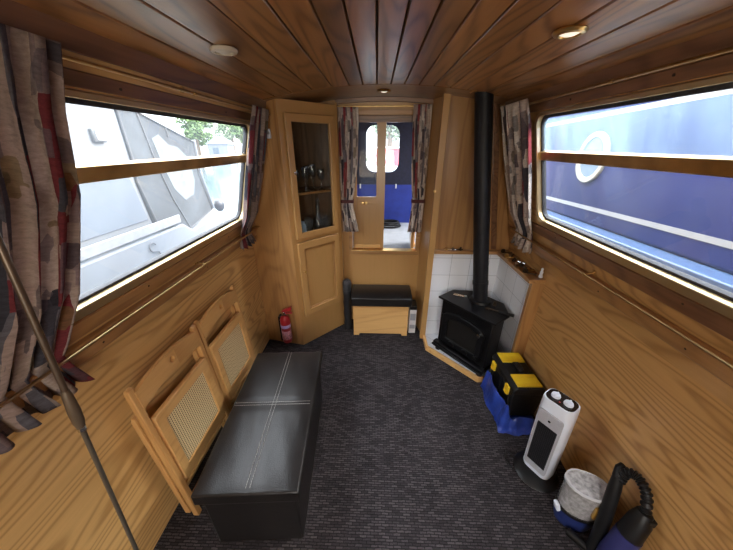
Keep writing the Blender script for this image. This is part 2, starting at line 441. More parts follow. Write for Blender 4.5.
# front bulkhead with the doorway
def fr_(x, z, d): return V(x, YF+d, z)
bm = NB(); ring(bm, rr(-.99, 1.07, 0, 1.96, .001), rr(-.205, .355, .745, 1.80, .002), fr_, 0, .03)
struct(finish('wall_front', bm, w_vert2, smooth=False))
tn += 1; bm = NB(); ring(bm, rr(-.235, .385, .705, 1.835, .002), rr(-.205, .355, .745, 1.80, .002), fr_, -.012, .0); struct(finish('trim_%d' % tn, bm, w_across, bevel=.003))
tn += 1; bm = NB(); box(bm, -.215, .365, YF-.02, YF+.05, .738, .7465); struct(finish('trim_%d' % tn, bm, brass, bevel=.002))   # brass threshold
tn += 1; bm = NB(); pts = [( -.31+.72*k/14, zc(-.31+.72*k/14)-.001) for k in range(15)]
prism(bm, pts + [(p[0], p[1]-.03) for p in pts[::-1]], fr_, -.03, -.0005); struct(finish('trim_%d' % tn, bm, w_dacross, bevel=.003))
tn += 1; bm = NB(); box(bm, -.205, .355, YF+.005, YF+.03, 1.755, 1.80); struct(finish('trim_%d' % tn, bm, w_dacross, bevel=.002))
# angled return panel between bulkhead and stove panel
tn += 1; bm = NB(); prism(bm, ((.392, YF-.001), (.44, 2.13), (.47, 2.13), (.45, YF-.001)), lambda a, b, d: V(a, b, d), 0, 1.90); struct(finish('trim_%d' % tn, bm, w_vert2))
# stove bulkhead panel, its post and corner board
YT = 2.11
tn += 1; bm = NB(); prism(bm, ((.45, 0), (1.045, 0), (1.045, .9), (.79, 1.86), (.45, 1.90)), lambda a, b, d: V(a, YT+.012+d, b), 0, .02); struct(finish('trim_%d' % tn, bm, w_vert, smooth=False))
tn += 1; bm = NB(); box(bm, .415, .462, YT-.025, YT+.012, 0, 1.895); struct(finish('trim_%d' % tn, bm, w_vert2, bevel=.004))
tn += 1; bm = NB(); hexa(bm, [V(.905,YT-.004,.86), V(.945,YT-.004,.86), V(.945,YT+.012,.86), V(.905,YT+.012,.86), V(.74,YT-.004,1.86), V(.78,YT-.004,1.86), V(.78,YT+.012,1.86), V(.74,YT+.012,1.86)]); struct(finish('trim_%d' % tn, bm, w_dark, bevel=.003))

bm = NB(); ring(bm, rr(-.99, 1.09, 0, 1.96, .001), rr(-.33, .43, .45, 1.84, .002), lambda a, b, d: V(a, YB-d, b), 0, .03)
struct(finish('wall_rear', bm, w_vert2, smooth=False))
# bow doors
def door(idx, x0, x1, mat, knob, M):
    d = bpy.data.objects.new('door_%d' % idx, None); C.objects.link(d); d.location = M.translation; d.rotation_euler = M.to_euler(); d['kind'] = 'structure'
    W = x1-x0
    fn = lambda a, b, q: V(a, q, b)
    bm = NB()
    ring(bm, rr(0, W, 0, 1.045, .001), rr(.040, W-.070, .455, 1.01, .012), fn, 0, .028)
    finish('door_frame', bm, mat, d, .003, local=True)
    bm = NB(); ring(bm, rr(.038, W-.068, .04, .405, .001), rr(.046, W-.076, .05, .395, .001), fn, -.006, .0); finish('panel_bead', bm, mat, d, .002, local=True)
    bm = NB()
    for k in range(3):
        a = .046+(W-.122)*k/3; box(bm, a+.001, a+(W-.122)/3-.001, -.003, 0, .05, .395)
    finish('lower_panel', bm, w_vert2, d, .0015, local=True)
    bm = NB(); box(bm, .030, W-.062, .011, .015, .445, 1.02); finish('door_glass', bm, doorglass, d, local=True, smooth=False)
    bm = NB(); box(bm, .02, W-.03, -.012, 0, .005, .04); finish('weather_bar', bm, w_chairx, d, .003, local=True)
    if knob:
        bm = NB()
        for kx in (.088, .118): lathe(bm, ((.004,0),(.004,.012),(.011,.016),(.013,.024),(.008,.03),(0,.031)), axisM((kx, 0, .408), (0,-1,0)), 14)
        finish('door_knob', bm, brass, d, local=True)
    return d
door(1, -.205, .068, w_vert2, True, Matrix.Translation((-.203, YF+.035, .747)))
door(2, .0, .273, w_vert2, False, Matrix.Translation((.345, YF+.045, .747)) @ Matrix.Rotation(R(86), 4, 'Z'))

# ------------------------------------------------------------------ corner cabinet
A = V(-.618, 1.96, 0); B = V(-.302, 2.288, 0)
e = (B-A); LC = e.length; e.normalize(); nc = V(e.y, -e.x, 0)     # outward normal (to the room)
def cf(a, z, d): return A + e*a + V(0,0,z) + nc*d
cab = thing('corner_cabinet', 'tall oak corner cabinet with glazed upper door and panelled lower door', 'cabinet', (-.62, 2.15, 0))
def sp(x, z, d):       # side panel plane from left wall to A
    t = (x+.95)/(.332); return V(x, 2.03+(1.96-2.03)*t - d, z)
bm = NB(); prism(bm, ((-.949, 0), (-.618, 0), (-.618, 1.853), (-.696, 1.842), (-.949, .9)), sp, -.018, 0); finish('side_panel', bm, w_vert, cab, .002)
bm = NB()
ring(bm, rr(0, LC, .0, 1.858, .001), rr(.045, LC-.045, .30, 1.775, .002), cf, -.02, 0)
hexa(bm, [cf(.0,.93,-.02), cf(LC,.93,-.02), cf(LC,.93,-.001), cf(0,.93,-.001), cf(0,.962,-.02), cf(LC,.962,-.02), cf(LC,.962,-.001), cf(0,.962,-.001)])
finish('face_frame', bm, w_vert2, cab, .003)
gd = None
bm = NB(); ring(bm, rr(.035, LC-.035, .962, 1.785, .002), rr(.080, LC-.075, 1.005, 1.735, .004), cf, 0.003, .026); gd = finish('glazed_door', bm, w_vert2, cab, .004)
bm = NB(); wbox(bm, cf, .08, LC-.078, .998, 1.732, .006, .009); finish('door_pane', bm, cab_glass, gd, smooth=False)
bm = NB(); lathe(bm, ((.004,0),(.004,.012),(.010,.017),(.011,.023),(0,.028)), axisM(cf(.058, 1.43, .026), nc), 12); finish('knob', bm, chrome, gd)
bm = NB(); ring(bm, rr(.035, LC-.035, .29, .932, .002), rr(.085, LC-.080, .345, .878, .002), cf, .003, .026)
ld = finish('panelled_door', bm, w_vert2, cab, .004)
bm = NB(); wbox(bm, cf, .08, LC-.075, .34, .885, .003, .009); finish('door_panel', bm, w_vert2, ld)
bm = NB(); ring(bm, rr(.084, LC-.079, .344, .879, .002), rr(.098, LC-.093, .358, .865, .002), cf, .009, .017); finish('panel_bead', bm, w_vert, ld, .004)
bm = NB(); lathe(bm, ((.004,0),(.004,.012),(.010,.017),(.011,.023),(0,.028)), axisM(cf(.060, .70, .026), nc), 12); finish('knob', bm, brass, ld)
SH = (.955, 1.285)
for z in SH:
    bm = NB(); xw = XL + TS*(z-ZG) + .004
    prism(bm, ((xw, 2.045), (A.x-.005, 1.985), (B.x-.012, 2.305), (B.x-.012, YF-.003), (xw, YF-.003)), lambda a, b, d: V(a, b, d), z-.016, z); finish('shelf', bm, w_across, cab)
bm = NB(); prism(bm, ((B.x, 2.288), (B.x+.012, 2.30), (B.x+.012, YF-.001), (B.x-.01, YF-.001)), lambda a, b, d: V(a, b, d), 0, 1.875); finish('corner_post', bm, w_vert2, cab)
bm = NB(); xw = XL+TS*(1.0-ZG)
prism(bm, ((-.918,.95),(-.672,1.84),(-.30,1.86),(-.30,.95)), lambda a, b, d: V(a, YF-.004-d, b), 0, .003); hexa(bm, [V(-.922,2.05,.95),V(-.918,2.05,.95),V(-.918,YF-.005,.95),V(-.922,YF-.005,.95),V(-.676,2.05,1.838),V(-.672,2.05,1.838),V(-.672,YF-.005,1.838),V(-.676,YF-.005,1.838)])
prism(bm, ((-.93,.956),(-.63,.956),(-.63,1.84),(-.69,1.83)), lambda a, b, d: sp(a, b, d), -.022, -.0185)
finish('shade_lining', bm, wood('shaded_lining', (.10,.05,.024), (.19,.10,.05), 'z', 1.2, 14), cab)  # thin sheets added inside; the cabinet's inner shade is in their dark colour

# glassware on the shelves
def goblet(r=.030, h=.15):
    bm = NB(); lathe(bm, ((0,0),(r*.95,.001),(r*.9,.004),(.005,.010),(.004,h*.42),(r*.7,h*.52),(r,h*.72),(r*.86,h),(r*.80,h),(r*.93,h*.72),(r*.6,h*.55),(0,h*.5)), None, 18); return bm
def tumbler(r=.033, h=.095):
    bm = NB(); lathe(bm, ((0,0),(r*.85,0),(r,h),(r*.93,h),(r*.78,.008),(0,.008)), None, 18); return bm
def inside(a, back): p = A + e*a - nc*back; return p
wg = finish('wine_glass', goblet(), ware_glass, local=True)
gl_l = ['stemmed wine glass at the left end of the upper cabinet shelf', 'stemmed wine glass second from left on the upper cabinet shelf', 'stemmed wine glass in the middle of the upper cabinet shelf', 'stemmed wine glass at the right end of the upper cabinet shelf', 'stemmed wine glass standing at the back of the upper cabinet shelf']
for k, (a, bk) in enumerate(((.125,.06), (.195,.05), (.262,.055), (.335,.05), (.27,.14))):
    g = wg if k == 0 else wg.copy()
    if k: C.objects.link(g)
    p = inside(a, bk); g.location = (p.x, p.y, SH[1]+.0005); g.scale = (1, 1, 1+.12*(k % 3))
    tag(g, gl_l[k], 'glass', 'wine glasses on the upper cabinet shelf')
tb = finish('tumbler', tumbler(), ware_glass, local=True)
tl_ = ['clear tumbler beside the blue jar on the lower cabinet shelf', 'clear tumbler left of the decanter on the lower cabinet shelf', 'clear tumbler right of the decanter on the lower cabinet shelf']
for k, (a, bk) in enumerate(((.19,.05), (.225,.12), (.365,.05))):
    g = tb if k == 0 else tb.copy()
    if k: C.objects.link(g)
    p = inside(a, bk); g.location = (p.x, p.y, SH[0]+.0005); g.scale = (1, 1, 1.25)
    tag(g, tl_[k], 'glass', 'tumblers on the lower cabinet shelf')
p = inside(.285, .055); t = thing('decanter', 'clear glass decanter with tall stopper on the lower cabinet shelf', 'decanter', (p.x, p.y, SH[0]+.0005))
bm = NB(); lathe(bm, ((0,0),(.040,0),(.044,.02),(.040,.10),(.016,.15),(.013,.20),(.019,.215),(.012,.215),(.009,.16),(.034,.10),(.036,.012),(0,.01)), None, 20); finish('body', bm, ware_glass, t, local=True)
bm = NB(); lathe(bm, ((0,.20),(.009,.20),(.010,.225),(.019,.24),(.017,.262),(0,.275)), None, 14); finish('stopper', bm, ware_glass, t, local=True)
p = inside(.125, .05); bm = NB(); lathe(bm, ((0,0),(.030,0),(.033,.02),(.033,.085),(.024,.10),(.024,.115),(0,.115)), Matrix.Translation((p.x, p.y, SH[0]+.0005)), 18)
tag(finish('jar', bm, plain('pale_blue_ceramic', (.35,.48,.66), .35)), 'pale blue jar at the left end of the lower cabinet shelf', 'jar')

# white sensor on the cabinet side
t = thing('door_sensor', 'small white plastic sensor fixed beside the curtain near the cabinet top', 'sensor', sp(-.688, 1.665, .0))
bm = NB(); box(bm, -.012, .012, -.018, -.001, -.028, .028); finish('housing', bm, white_pl, t, .003, local=True)
bm = NB(); box(bm, -.009, .009, -.020, -.0175, -.004, .012); finish('sensor_lens', bm, grey_pl, t, .001, local=True)

# ------------------------------------------------------------------ fire extinguisher
p = sp(-.745, .055, .054); p.z = .065
t = thing('fire_extinguisher', 'small red fire extinguisher hung low on the cabinet side panel', 'fire extinguisher', p); t.scale = (1.15, 1.15, 1.2)
bm = NB(); lathe(bm, ((0,0),(.030,0),(.035,.008),(.035,.185),(.028,.205),(.014,.214),(.014,.222),(0,.222)), None, 20); body = finish('cylinder', bm, red_pl, t, local=True)
bm = NB(); lathe(bm, ((.0353,.03),(.0356,.031),(.0356,.10),(.0353,.101)), None, 20); finish('lower_label', bm, plain('pink_label', (.62,.30,.36), .5, 0, .5, 90), t, local=True)
bm = NB(); lathe(bm, ((.0353,.125),(.0357,.126),(.0357,.148),(.0353,.149)), None, 20); finish('blue_label', bm, lavender, t, local=True)
bm = NB(); lathe(bm, ((.013,.218),(.017,.222),(.017,.245),(.010,.25),(0,.25)), None, 14); lathe(bm, ((.009,0),(.011,.002),(.011,.008),(0,.009)), axisM((0,-.014,.234),(0,-1,0)), 12); finish('valve', bm, chrome, t, local=True)
bm = NB(); hexa(bm, [V(-.012,-.012,.247), V(.055,-.012,.257), V(.055,.012,.257), V(-.012,.012,.247), V(-.012,-.012,.255), V(.060,-.010,.290), V(.060,.010,.290), V(-.012,.012,.255)]); finish('lever', bm, red_pl, t, .002, local=True)
bm = NB(); hexa(bm, [V(-.008,-.010,.232), V(.058,-.010,.232), V(.058,.010,.232), V(-.008,.010,.232), V(-.008,-.010,.240), V(.058,-.010,.240), V(.058,.010,.240), V(-.008,.010,.240)]); finish('grip', bm, red_pl, t, .002, local=True)
bm = NB(); box(bm, -.05, -.030, .0, .046, .0, .20); box(bm, -.05, .02, .034, .046, .09, .12); finish('bracket', bm, black, t, .002, local=True)

# ------------------------------------------------------------------ step box, carton, rolled bag
t = thing('step_box', 'wooden step box with black vinyl pad in front of the bow doorway', 'step', (.055, 2.22, 0))
bm = NB(); prism(bm, ((-.245,0),(-.198,0),(-.190,.022),(.190,.022),(.198,0),(.245,0),(.245,.325),(-.245,.325)), lambda a, b, d: V(a, -.10+d, b), 0, .018)
box(bm, -.245, -.229, -.082, .12, 0, .325); box(bm, .229, .245, -.082, .12, 0, .325); box(bm, -.229, .229, .10, .12, 0, .325); box(bm, -.245,.245,-.10,.12,.325,.334)
finish('box_body', bm, w_chairx, t, .002, local=True)
bm = NB(); prism(bm, ((-.120,.322),(-.108,.318),(-.104,.335),(.13,.335),(.14,.36),(.13,.412),(.02,.425),(-.09,.418),(-.118,.395)), lambda a, b, d: V(d, a, b), -.262, .268)
finish('vinyl_pad', bm, leather_m, t, .010, local=True, seg=3)
t = thing('carton', 'narrow white carton standing between the step box and the panel', 'box', (.352, 2.22, 0))
bm = NB(); box(bm, -.032, .028, -.05, .07, 0, .25); finish('carton_body', bm, paper, t, .002, local=True)
for z0, z1 in ((.14,.21),(.05,.09)):
    bm = NB(); box(bm, -.026, .022, -.0515, -.050, z0, z1); finish('printed_panel', bm, grey_pl, t, local=True)
bm = NB(); box(bm, -.033, .029, -.051, .071, .25, .29); finish('lid', bm, black, t, .003, local=True)
t = thing('rolled_bag', 'tall narrow black rolled bag standing left of the step box', 'bag', (-.252, 2.24, 0))
bm = NB(); prof = [(0,0),(.034,.0)] + [(.036+.003*math.sin(k*2.1), .02+.38*k/10) for k in range(11)] + [(.030,.42),(0,.425)]
lathe(bm, prof, None, 16); finish('sleeve', bm, plain('black_nylon', (.012,.012,.015), .55, 0, .3, 40, .3), t, local=True)
bm = NB(); lathe(bm, ((.036,.40),(.040,.41),(.039,.45),(.041,.47),(.034,.50),(.020,.512),(0,.514)), None, 16); tube(bm, ((-.03,-.02,.47),(-.012,-.04,.50),(.014,-.036,.49),(.03,-.015,.455)), .005); finish('gathered_top', bm, plain('grey_black_nylon', (.04,.04,.045), .5, 0, .5, 80, .4), t, local=True)

# ------------------------------------------------------------------ tiled stove corner
def uvquad(bm, pts, uvs, mi=0):
    l = bm.loops.layers.uv.verify(); f = bm.faces.new([bm.verts.new(p) for p in pts]); f.material_index = mi
    for lp, u in zip(f.loops, uvs): lp[l].uv = u
XT, ZT, YS = .990, .825, 1.60
sur = thing('fireplace_surround', 'white tiled stove corner with oak edging and raised hearth', 'fireplace', (.75, 1.95, 0))
bm = NB(); uvquad(bm, (V(.462,YT,.03), V(XT,YT,.03), V(XT,YT,ZT), V(.462,YT,ZT)), ((0,0),(XT-.462,0),(XT-.462,ZT-.03),(0,ZT-.03))); box(bm, .462, XT, YT+.001, YT+.011, .03, ZT); finish('back_tiles', bm, tile_m, sur, smooth=False)
bm = NB(); uvquad(bm, (V(XT,YT,.03), V(XT,YS,.03), V(XT,YS,ZT), V(XT,YT,ZT)), ((0,0),(YT-YS,0),(YT-YS,ZT-.03),(0,ZT-.03))); box(bm, XT+.001, XT+.012, YS, YT, .03, ZT); finish('side_tiles', bm, tile_m, sur, smooth=False)
hp = ((.462,YT-.001), (.462,1.935), (.775,1.600), (1.045,1.600), (1.045,YT-.001))
bm = NB(); l = bm.loops.layers.uv.verify(); f = bm.faces.new([bm.verts.new(V(x,y,.034)) for x, y in hp])
for lp in f.loops: lp[l].uv = ((lp.vert.co.x-lp.vert.co.y)*.7071, (lp.vert.co.x+lp.vert.co.y)*.7071)
prism(bm, hp, lambda a, b, d: V(a, b, d), .002, .033); finish('hearth_tiles', bm, tile_m, sur, smooth=False)
ho = ((.440,YT-.026), (.440,1.926), (.766,1.578), (1.045,1.578), (1.045,1.5995), (.775,1.5995), (.4615,1.935), (.4615,YT-.026))
bm = NB(); prism(bm, ho, lambda a, b, d: V(a, b, d), .0, .045); finish('hearth_edging', bm, w_chairx, sur, .003)
bm = NB(); box(bm, .462, XT+.05, YT-.035, YT+.011, ZT, ZT+.026); finish('back_ledge', bm, w_across, sur, .003)
bm = NB(); box(bm, XT-.045, XR-.001, YS-.025, YT-.036, ZT, ZT+.026); finish('side_ledge', bm, w_long, sur, .003)
bm = NB(); box(bm, XT-.018, XR-.001, YS-.020, YS+.012, .046, ZT-.0005); finish('end_post', bm, w_vert, sur, .003)
LT = ZT+.026
# ledge clutter
ornm = [plain('dark_bronze', (.06,.04,.025), .4, .6, .4, 60), brass, plain('brown_wood_bits', (.10,.05,.02), .6, 0, .4, 60), chrome]
names = ['ornate dark key nearest the white figurine on the stove ledge', 'brass key second from the white figurine on the stove ledge', 'dark bronze key third from the white figurine on the side ledge', 'brown wooden toggle fourth from the white figurine on the ledge',
         'silver key in the middle of the stove side ledge', 'dark key just behind the silver key on the side ledge', 'brass key between two dark keys on the side ledge', 'brown toggle near the corner of the stove side ledge', 'dark key at the corner end of the stove side ledge']
for k in range(9):
    y = 1.655+.047*k; x = XT+.002+.012*((k*5) % 3); a = random.uniform(.3, 1.3)*(1 if k % 2 else -1)
    M = Matrix.Translation((x, y, LT+.0005)) @ Matrix.Rotation(a, 4, 'Z') @ Matrix.Scale(1.35, 4)
    bm = NB()
    tube(bm, [M @ V(q, 0, .0045) for q in (-.018, .0, .022)], .0045, 8)
    lathe(bm, ((.006,-.004),(.012,-.004),(.012,.004),(.006,.004),(.006,-.004)), M @ axisM((-.026,0,.0125), (0,1,.25)), 12)
    box(bm, .014, .022, -.001, .013, .001, .007, M)
    tag(finish('key' if 'key' in names[k] else 'toggle', bm, ornm[(0,1,0,2,3,0,1,2,0)[k]]), names[k], 'ornament', 'ornaments along the stove side ledge')
t = thing('figurine', 'small white figurine at the near end of the stove side ledge', 'figurine', (1.030, 1.615, LT+.0005))
bm = NB(); lathe(bm, ((0,0),(.012,0),(.013,.006),(.008,.02),(.011,.035),(.006,.046),(0,.048)), None, 14); finish('body', bm, white_pl, t, local=True)
bm = NB(); lathe(bm, ((0,.044),(.006,.047),(.008,.054),(.006,.061),(0,.064)), None, 12); finish('head', bm, white_pl, t, local=True)
bl = ['brass ornament at the left of the stove back ledge', 'brass ornament in the middle of the stove back ledge', 'dark ornament beside the flue on the stove back ledge']
for k, x in enumerate((.565, .605, .655)):
    M = Matrix.Translation((x, YT-.020, LT+.0005)) @ Matrix.Scale(1.4, 4); bm = NB()
    tube(bm, [M @ V(q, 0, .005) for q in (-.018, 0, .018)], .005, 8); lathe(bm, ((0,0),(.007,.001),(.009,.008),(.004,.014),(.006,.018),(0,.022)), M @ Matrix.Translation((.006*(k-1),.0,.0)), 12)
    tag(finish('ornament', bm, ornm[(1,3,0)[k]]), bl[k], 'ornament', 'ornaments along the stove back ledge')

# ------------------------------------------------------------------ stove and flue
ST = V(.752, 1.833, .0345)
st = thing('wood_stove', 'black cast iron wood stove on the tiled corner hearth', 'stove', ST, (0, 0, R(-51.5))); st.scale = (1.22, 1.14, 1.06)
SZ = .465
poly = lambda s, f=0: [(-.19*s,-.10*s-f), (.19*s,-.10*s-f), (.19*s,.04*s), (.10*s,.145*s), (-.10*s,.145*s), (-.19*s,.04*s)]
XYZ = lambda a, b, d: V(a, b, d)
bm = NB(); prism(bm, poly(.93), XYZ, .06, SZ-.015); finish('firebox', bm, stove_black, st, .006, local=True)
bm = NB(); prism(bm, poly(1.04, .012), XYZ, SZ-.016, SZ); finish('top_plate', bm, stove_black, st, .004, local=True)
bm = NB(); prism(bm, poly(1.0, .045), XYZ, .045, .062); prism(bm, ((-.185,-.135),(.185,-.135),(.185,-.095),(-.185,-.095)), XYZ, .062, .085); finish('ash_lip', bm, stove_black, st, .005, local=True)
for sx in (-1, 1):
    for sy in (-1, 1):
        bm = NB(); lathe(bm, ((.018,0),(.020,.006),(.013,.02),(.018,.046),(0,.046)), Matrix.Translation((sx*(.16 if sy < 0 else .09), -.10 if sy < 0 else .10, 0)), 10); finish('leg', bm, stove_black, st, local=True)
arch = [(-.145,.11),(.145,.11),(.145,.33)] + [(.145*math.cos(R(q)), .33+.055*math.sin(R(q))) for q in range(15, 180, 15)] + [(-.145,.33)]
archi = [(p[0]*.76, .245+(p[1]-.245)*.70) for p in arch]
fd = lambda a, b, d: V(a, -.094-d, b)
bm = NB(); ring(bm, arch, archi, fd, 0, .022); dr = finish('stove_door', bm, stove_black, st, .004, local=True)
bm = NB(); prism(bm, archi, fd, .004, .010); finish('door_glass', bm, plain('sooty_glass', (.012,.011,.010), .12), dr, local=True)
for z in (.155, .34):
    bm = NB(); lathe(bm, ((.006,0),(.006,.016),(.012,.02),(.013,.030),(0,.035)), axisM((.128, -.116, z), (0,-1,0)), 12); finish('door_knob', bm, chrome if z > .2 else black, dr, local=True)
for z in (.17,.32):
    bm = NB(); lathe(bm, ((.008,-.018),(.008,.018)), Matrix.Translation((-.152,-.108,z)), 10); finish('hinge', bm, stove_black, dr, local=True)
for x in (-.05, .05):
    bm = NB(); lathe(bm, ((.012,0),(.022,.004),(.022,.014),(0,.018)), axisM((x,-.118,.135),(0,-1,0)), 14); finish('air_spinner', bm, stove_black, dr, local=True)
bm = NB(); lathe(bm, ((.060,SZ-.001),(.066,SZ+.004),(.062,SZ+.020),(.053,SZ+.024)), Matrix.Translation((0,.05,0)), 24); finish('flue_collar', bm, stove_black, st, local=True)
fb = V(ST.x + .057*.7826, ST.y + .057*.6225, ST.z+SZ*1.06+.0045)
FT = V(.612, 1.935, 1.895)
fl = thing('flue_pipe', 'matt black stove flue pipe rising to the ceiling', 'flue', fb)
bm = NB(); dv = FT-fb
tube(bm, [fb + dv*q for q in (0,.1,.1001,.12,.1201,.5,1)], [.052,.052,.055,.055,.052,.052,.052], 28); finish('pipe', bm, matt_black, fl)
bm = NB(); lathe(bm, ((.053,-.012),(.078,-.012),(.082,-.004),(.080,.004),(.053,.004)), axisM(FT-dv.normalized()*.006, (0,0,1)), 28); finish('ceiling_collar', bm, brass, fl)
# things on the stove top
zt = ST.z+SZ*1.06
def stl(a, b): q = V(ST.x, ST.y, 0) + V(.6225, -.7826, 0)*a + V(.7826, .6225, 0)*b; q.z = zt+.0005; return q
t = thing('tongs', 'pair of small chrome tongs lying on the stove top', 'tongs', stl(-.145, .0), (0, 0, R(-25)))
bm = NB(); tube(bm, ((-.045,.012,.005),(.045,.006,.006)), .0045, 8); finish('arm', bm, chrome, t, local=True)
bm = NB(); tube(bm, ((-.045,-.010,.005),(.045,-.004,.006)), .0045, 8); finish('arm', bm, chrome, t, local=True)
bm = NB(); lathe(bm, ((.010,0),(.010,.011),(0,.012)), Matrix.Translation((.045,0,0)), 12); finish('hinge', bm, chrome, t, local=True)
q = stl(.17, .02)
t = thing('stove_tool', 'black handled stove tool lying over the right edge of the stove top', 'tool', q, (0, 0, R(-38)))
bm = NB(); tube(bm, ((.0,0,.008),(.10,0,.012)), [.008,.011], 10); finish('handle', bm, black, t, local=True)
bm = NB(); tube(bm, ((-.07,0,.006),(.0,0,.008)), .005, 8); box(bm, -.088, -.066, -.014, .014, .001, .008); finish('scraper', bm, ornm[0], t, local=True)
q = stl(.10, .085); bm = NB(); M = Matrix.Translation(q)
lathe(bm, ((.012,0),(.015,.004),(.010,.018),(.013,.03),(0,.034)), M, 12)
tag(finish('damper_key', bm, ornm[0]), 'small dark metal knob standing on the stove top beside the flue', 'knob')

# ------------------------------------------------------------------ ottoman
ot = thing('storage_ottoman', 'long black leather storage ottoman with pale cross stitching along the left wall', 'ottoman', (-.512, 1.0, 0), (0, 0, R(3.9)))
bm = NB(); prism(bm, [(-.185,-.385),(.185,-.385),(.185,.385),(-.185,.385)], XYZ, .004, .345); finish('base', bm, leather_m, ot, .008, local=True)
bm = NB()
g = 14; gy = 28
top = {}
for i in range(g+1):
    for j in range(gy+1):
        x = -.204+.408*i/g; y = -.405+.81*j/gy
        ex = 1-abs(x/.204)**6; ey = 1-abs(y/.405)**10
        puff = .012*max(0, ex)*max(0, ey) - .010*math.exp(-(min(abs(x-.008), abs(y))/.010)**2)*.45
        top[i, j] = bm.verts.new((x, y, .395+puff+.0012*math.sin(x*60+y*23)))
for i in range(g):
    for j in range(gy): bm.faces.new((top[i,j], top[i+1,j], top[i+1,j+1], top[i,j+1]))
edge = [e_ for e_ in bm.edges if e_.is_boundary]
ext = bmesh.ops.extrude_edge_only(bm, edges=edge)['geom']
for v in ext:
    if isinstance(v, bmesh.types.BMVert): v.co.z = .335
bm.faces.new([v for v in sorted([q for q in ext if isinstance(q, bmesh.types.BMVert)], key=lambda q: math.atan2(q.co.y/.405, q.co.x/.204))])
lid = finish('lid', bm, leather_m, ot, .007, local=True, seg=3)
thr = plain('pale_thread', (.40,.38,.36), .7)
def stitches(pts0, pts1, n):
    bm = NB()
    for k in range(n):
        a = Vector(pts0).lerp(Vector(pts1), (k+.15)/n); b = Vector(pts0).lerp(Vector(pts1), (k+.85)/n)
        tube(bm, (a, b), .0009, 5)
    return bm
for off in (-.007, .009):
    finish('stitching', stitches((.008+off,-.39,.4085), (.008+off,.39,.4085), 80), thr, lid, local=True)
    finish('stitching', stitches((-.19,off,.4082), (.19,off,.4082), 40), thr, lid, local=True)

# ------------------------------------------------------------------ folding chairs
def make_chair(label):
    t = thing('folding_chair', label, 'chair', (0,0,0), group='folding chairs against the left wall')
    W = .415; h = W/2
    for s in (-1, 1):
        bm = NB(); x0 = s*(h-.013)
        prism(bm, ((-.016,0),(.012,0),(.014,.45),(.012,.79),(.004,.806),(-.010,.80),(-.014,.45)), lambda a, b, d: V(x0+d, a, b), -.0125, .0125); finish('stile', bm, w_chair, t, .003, local=True)
        bm = NB(); x1 = s*(h-.0125)
        prism(bm, ((.022,.02),(.046,.02),(.048,.64),(.038,.665),(.024,.655)), lambda a, b, d: V(x1+d, a, b), -.011, .011); finish('leg', bm, w_chair, t, .003, local=True)
    # crest rail: arched upper edge, finger hole
    n = 16; up = []; lo = []
    for k in range(n+1):
        u = -1+2*k/n; up.append((u*(h-.020), .776+.036*(1-u*u))); lo.append((u*(h-.020), .694+.030*(1-u*u)))
    def cr(a, b, d): return V(a, -.012+.010*(1-(a/h)**2)*-1+d, b)
    bm = NB(); hole = [(.015*math.cos(2*math.pi*k/16), (.772)+.015*math.sin(2*math.pi*k/16)) for k in range(16)]
    # split in halves around the hole with a simple ring patch
    xin = .026
    for s in (-1, 1):
        ks = [p for p in up if p[0]*s >= xin]; kl = [p for p in lo if p[0]*s >= xin]
        pu = [(s*xin, .8114)] + (ks if s > 0 else ks[::-1]); pl = [(s*xin, .7235)] + (kl if s > 0 else kl[::-1])
        prism(bm, pu + pl[::-1], cr, 0, .016)
    sq = []
    for k in range(16):
        c_, s_ = math.cos(2*math.pi*k/16), math.sin(2*math.pi*k/16); m_ = max(abs(c_), abs(s_)); sq.append((xin*c_/m_, (.76745+.04395*s_/m_)))
    ring(bm, sq, hole, cr, 0, .016); bmesh.ops.remove_doubles(bm, verts=bm.verts[:], dist=.0008)
    finish('crest_rail', bm, w_chairx, t, .0, local=True)
    # seat folded up between the stiles
    bm = NB(); fn = lambda a, b, d: V(a, -.022+d, b)
    ring(bm, rr(-h+.030, h-.030, .235, .628, .012, 3), rr(-h+.072, h-.072, .290, .575, .004, 3), fn, 0, .024); sf = finish('seat_frame', bm, w_chairx, t, .003, local=True)
    bm = NB(); box(bm, -h+.070, h-.070, -.013, -.009,   .284, .581); finish('cane_panel', bm, cane_m, sf, local=True)
    for z, yy in ((.20, 0), (.06, .033)):
        bm = NB(); tube(bm, ((-h+.024,yy,z),(h-.024,yy,z)), .009, 10); finish('rung', bm, w_chairx, t, local=True)
    return t
# local X runs to +y, local -Y faces the room
ch = make_chair('cane seated folding wooden chair leaning on the left wall, nearer the big curtain')
ch.location = (-.835, .905, 0); ch.rotation_euler = (R(-3.6), 0, R(90))
dup(ch, (-.845, 1.335, 0), (R(-3.6), 0, R(90)), 'cane seated folding wooden chair leaning on the left wall, nearer the corner cabinet')

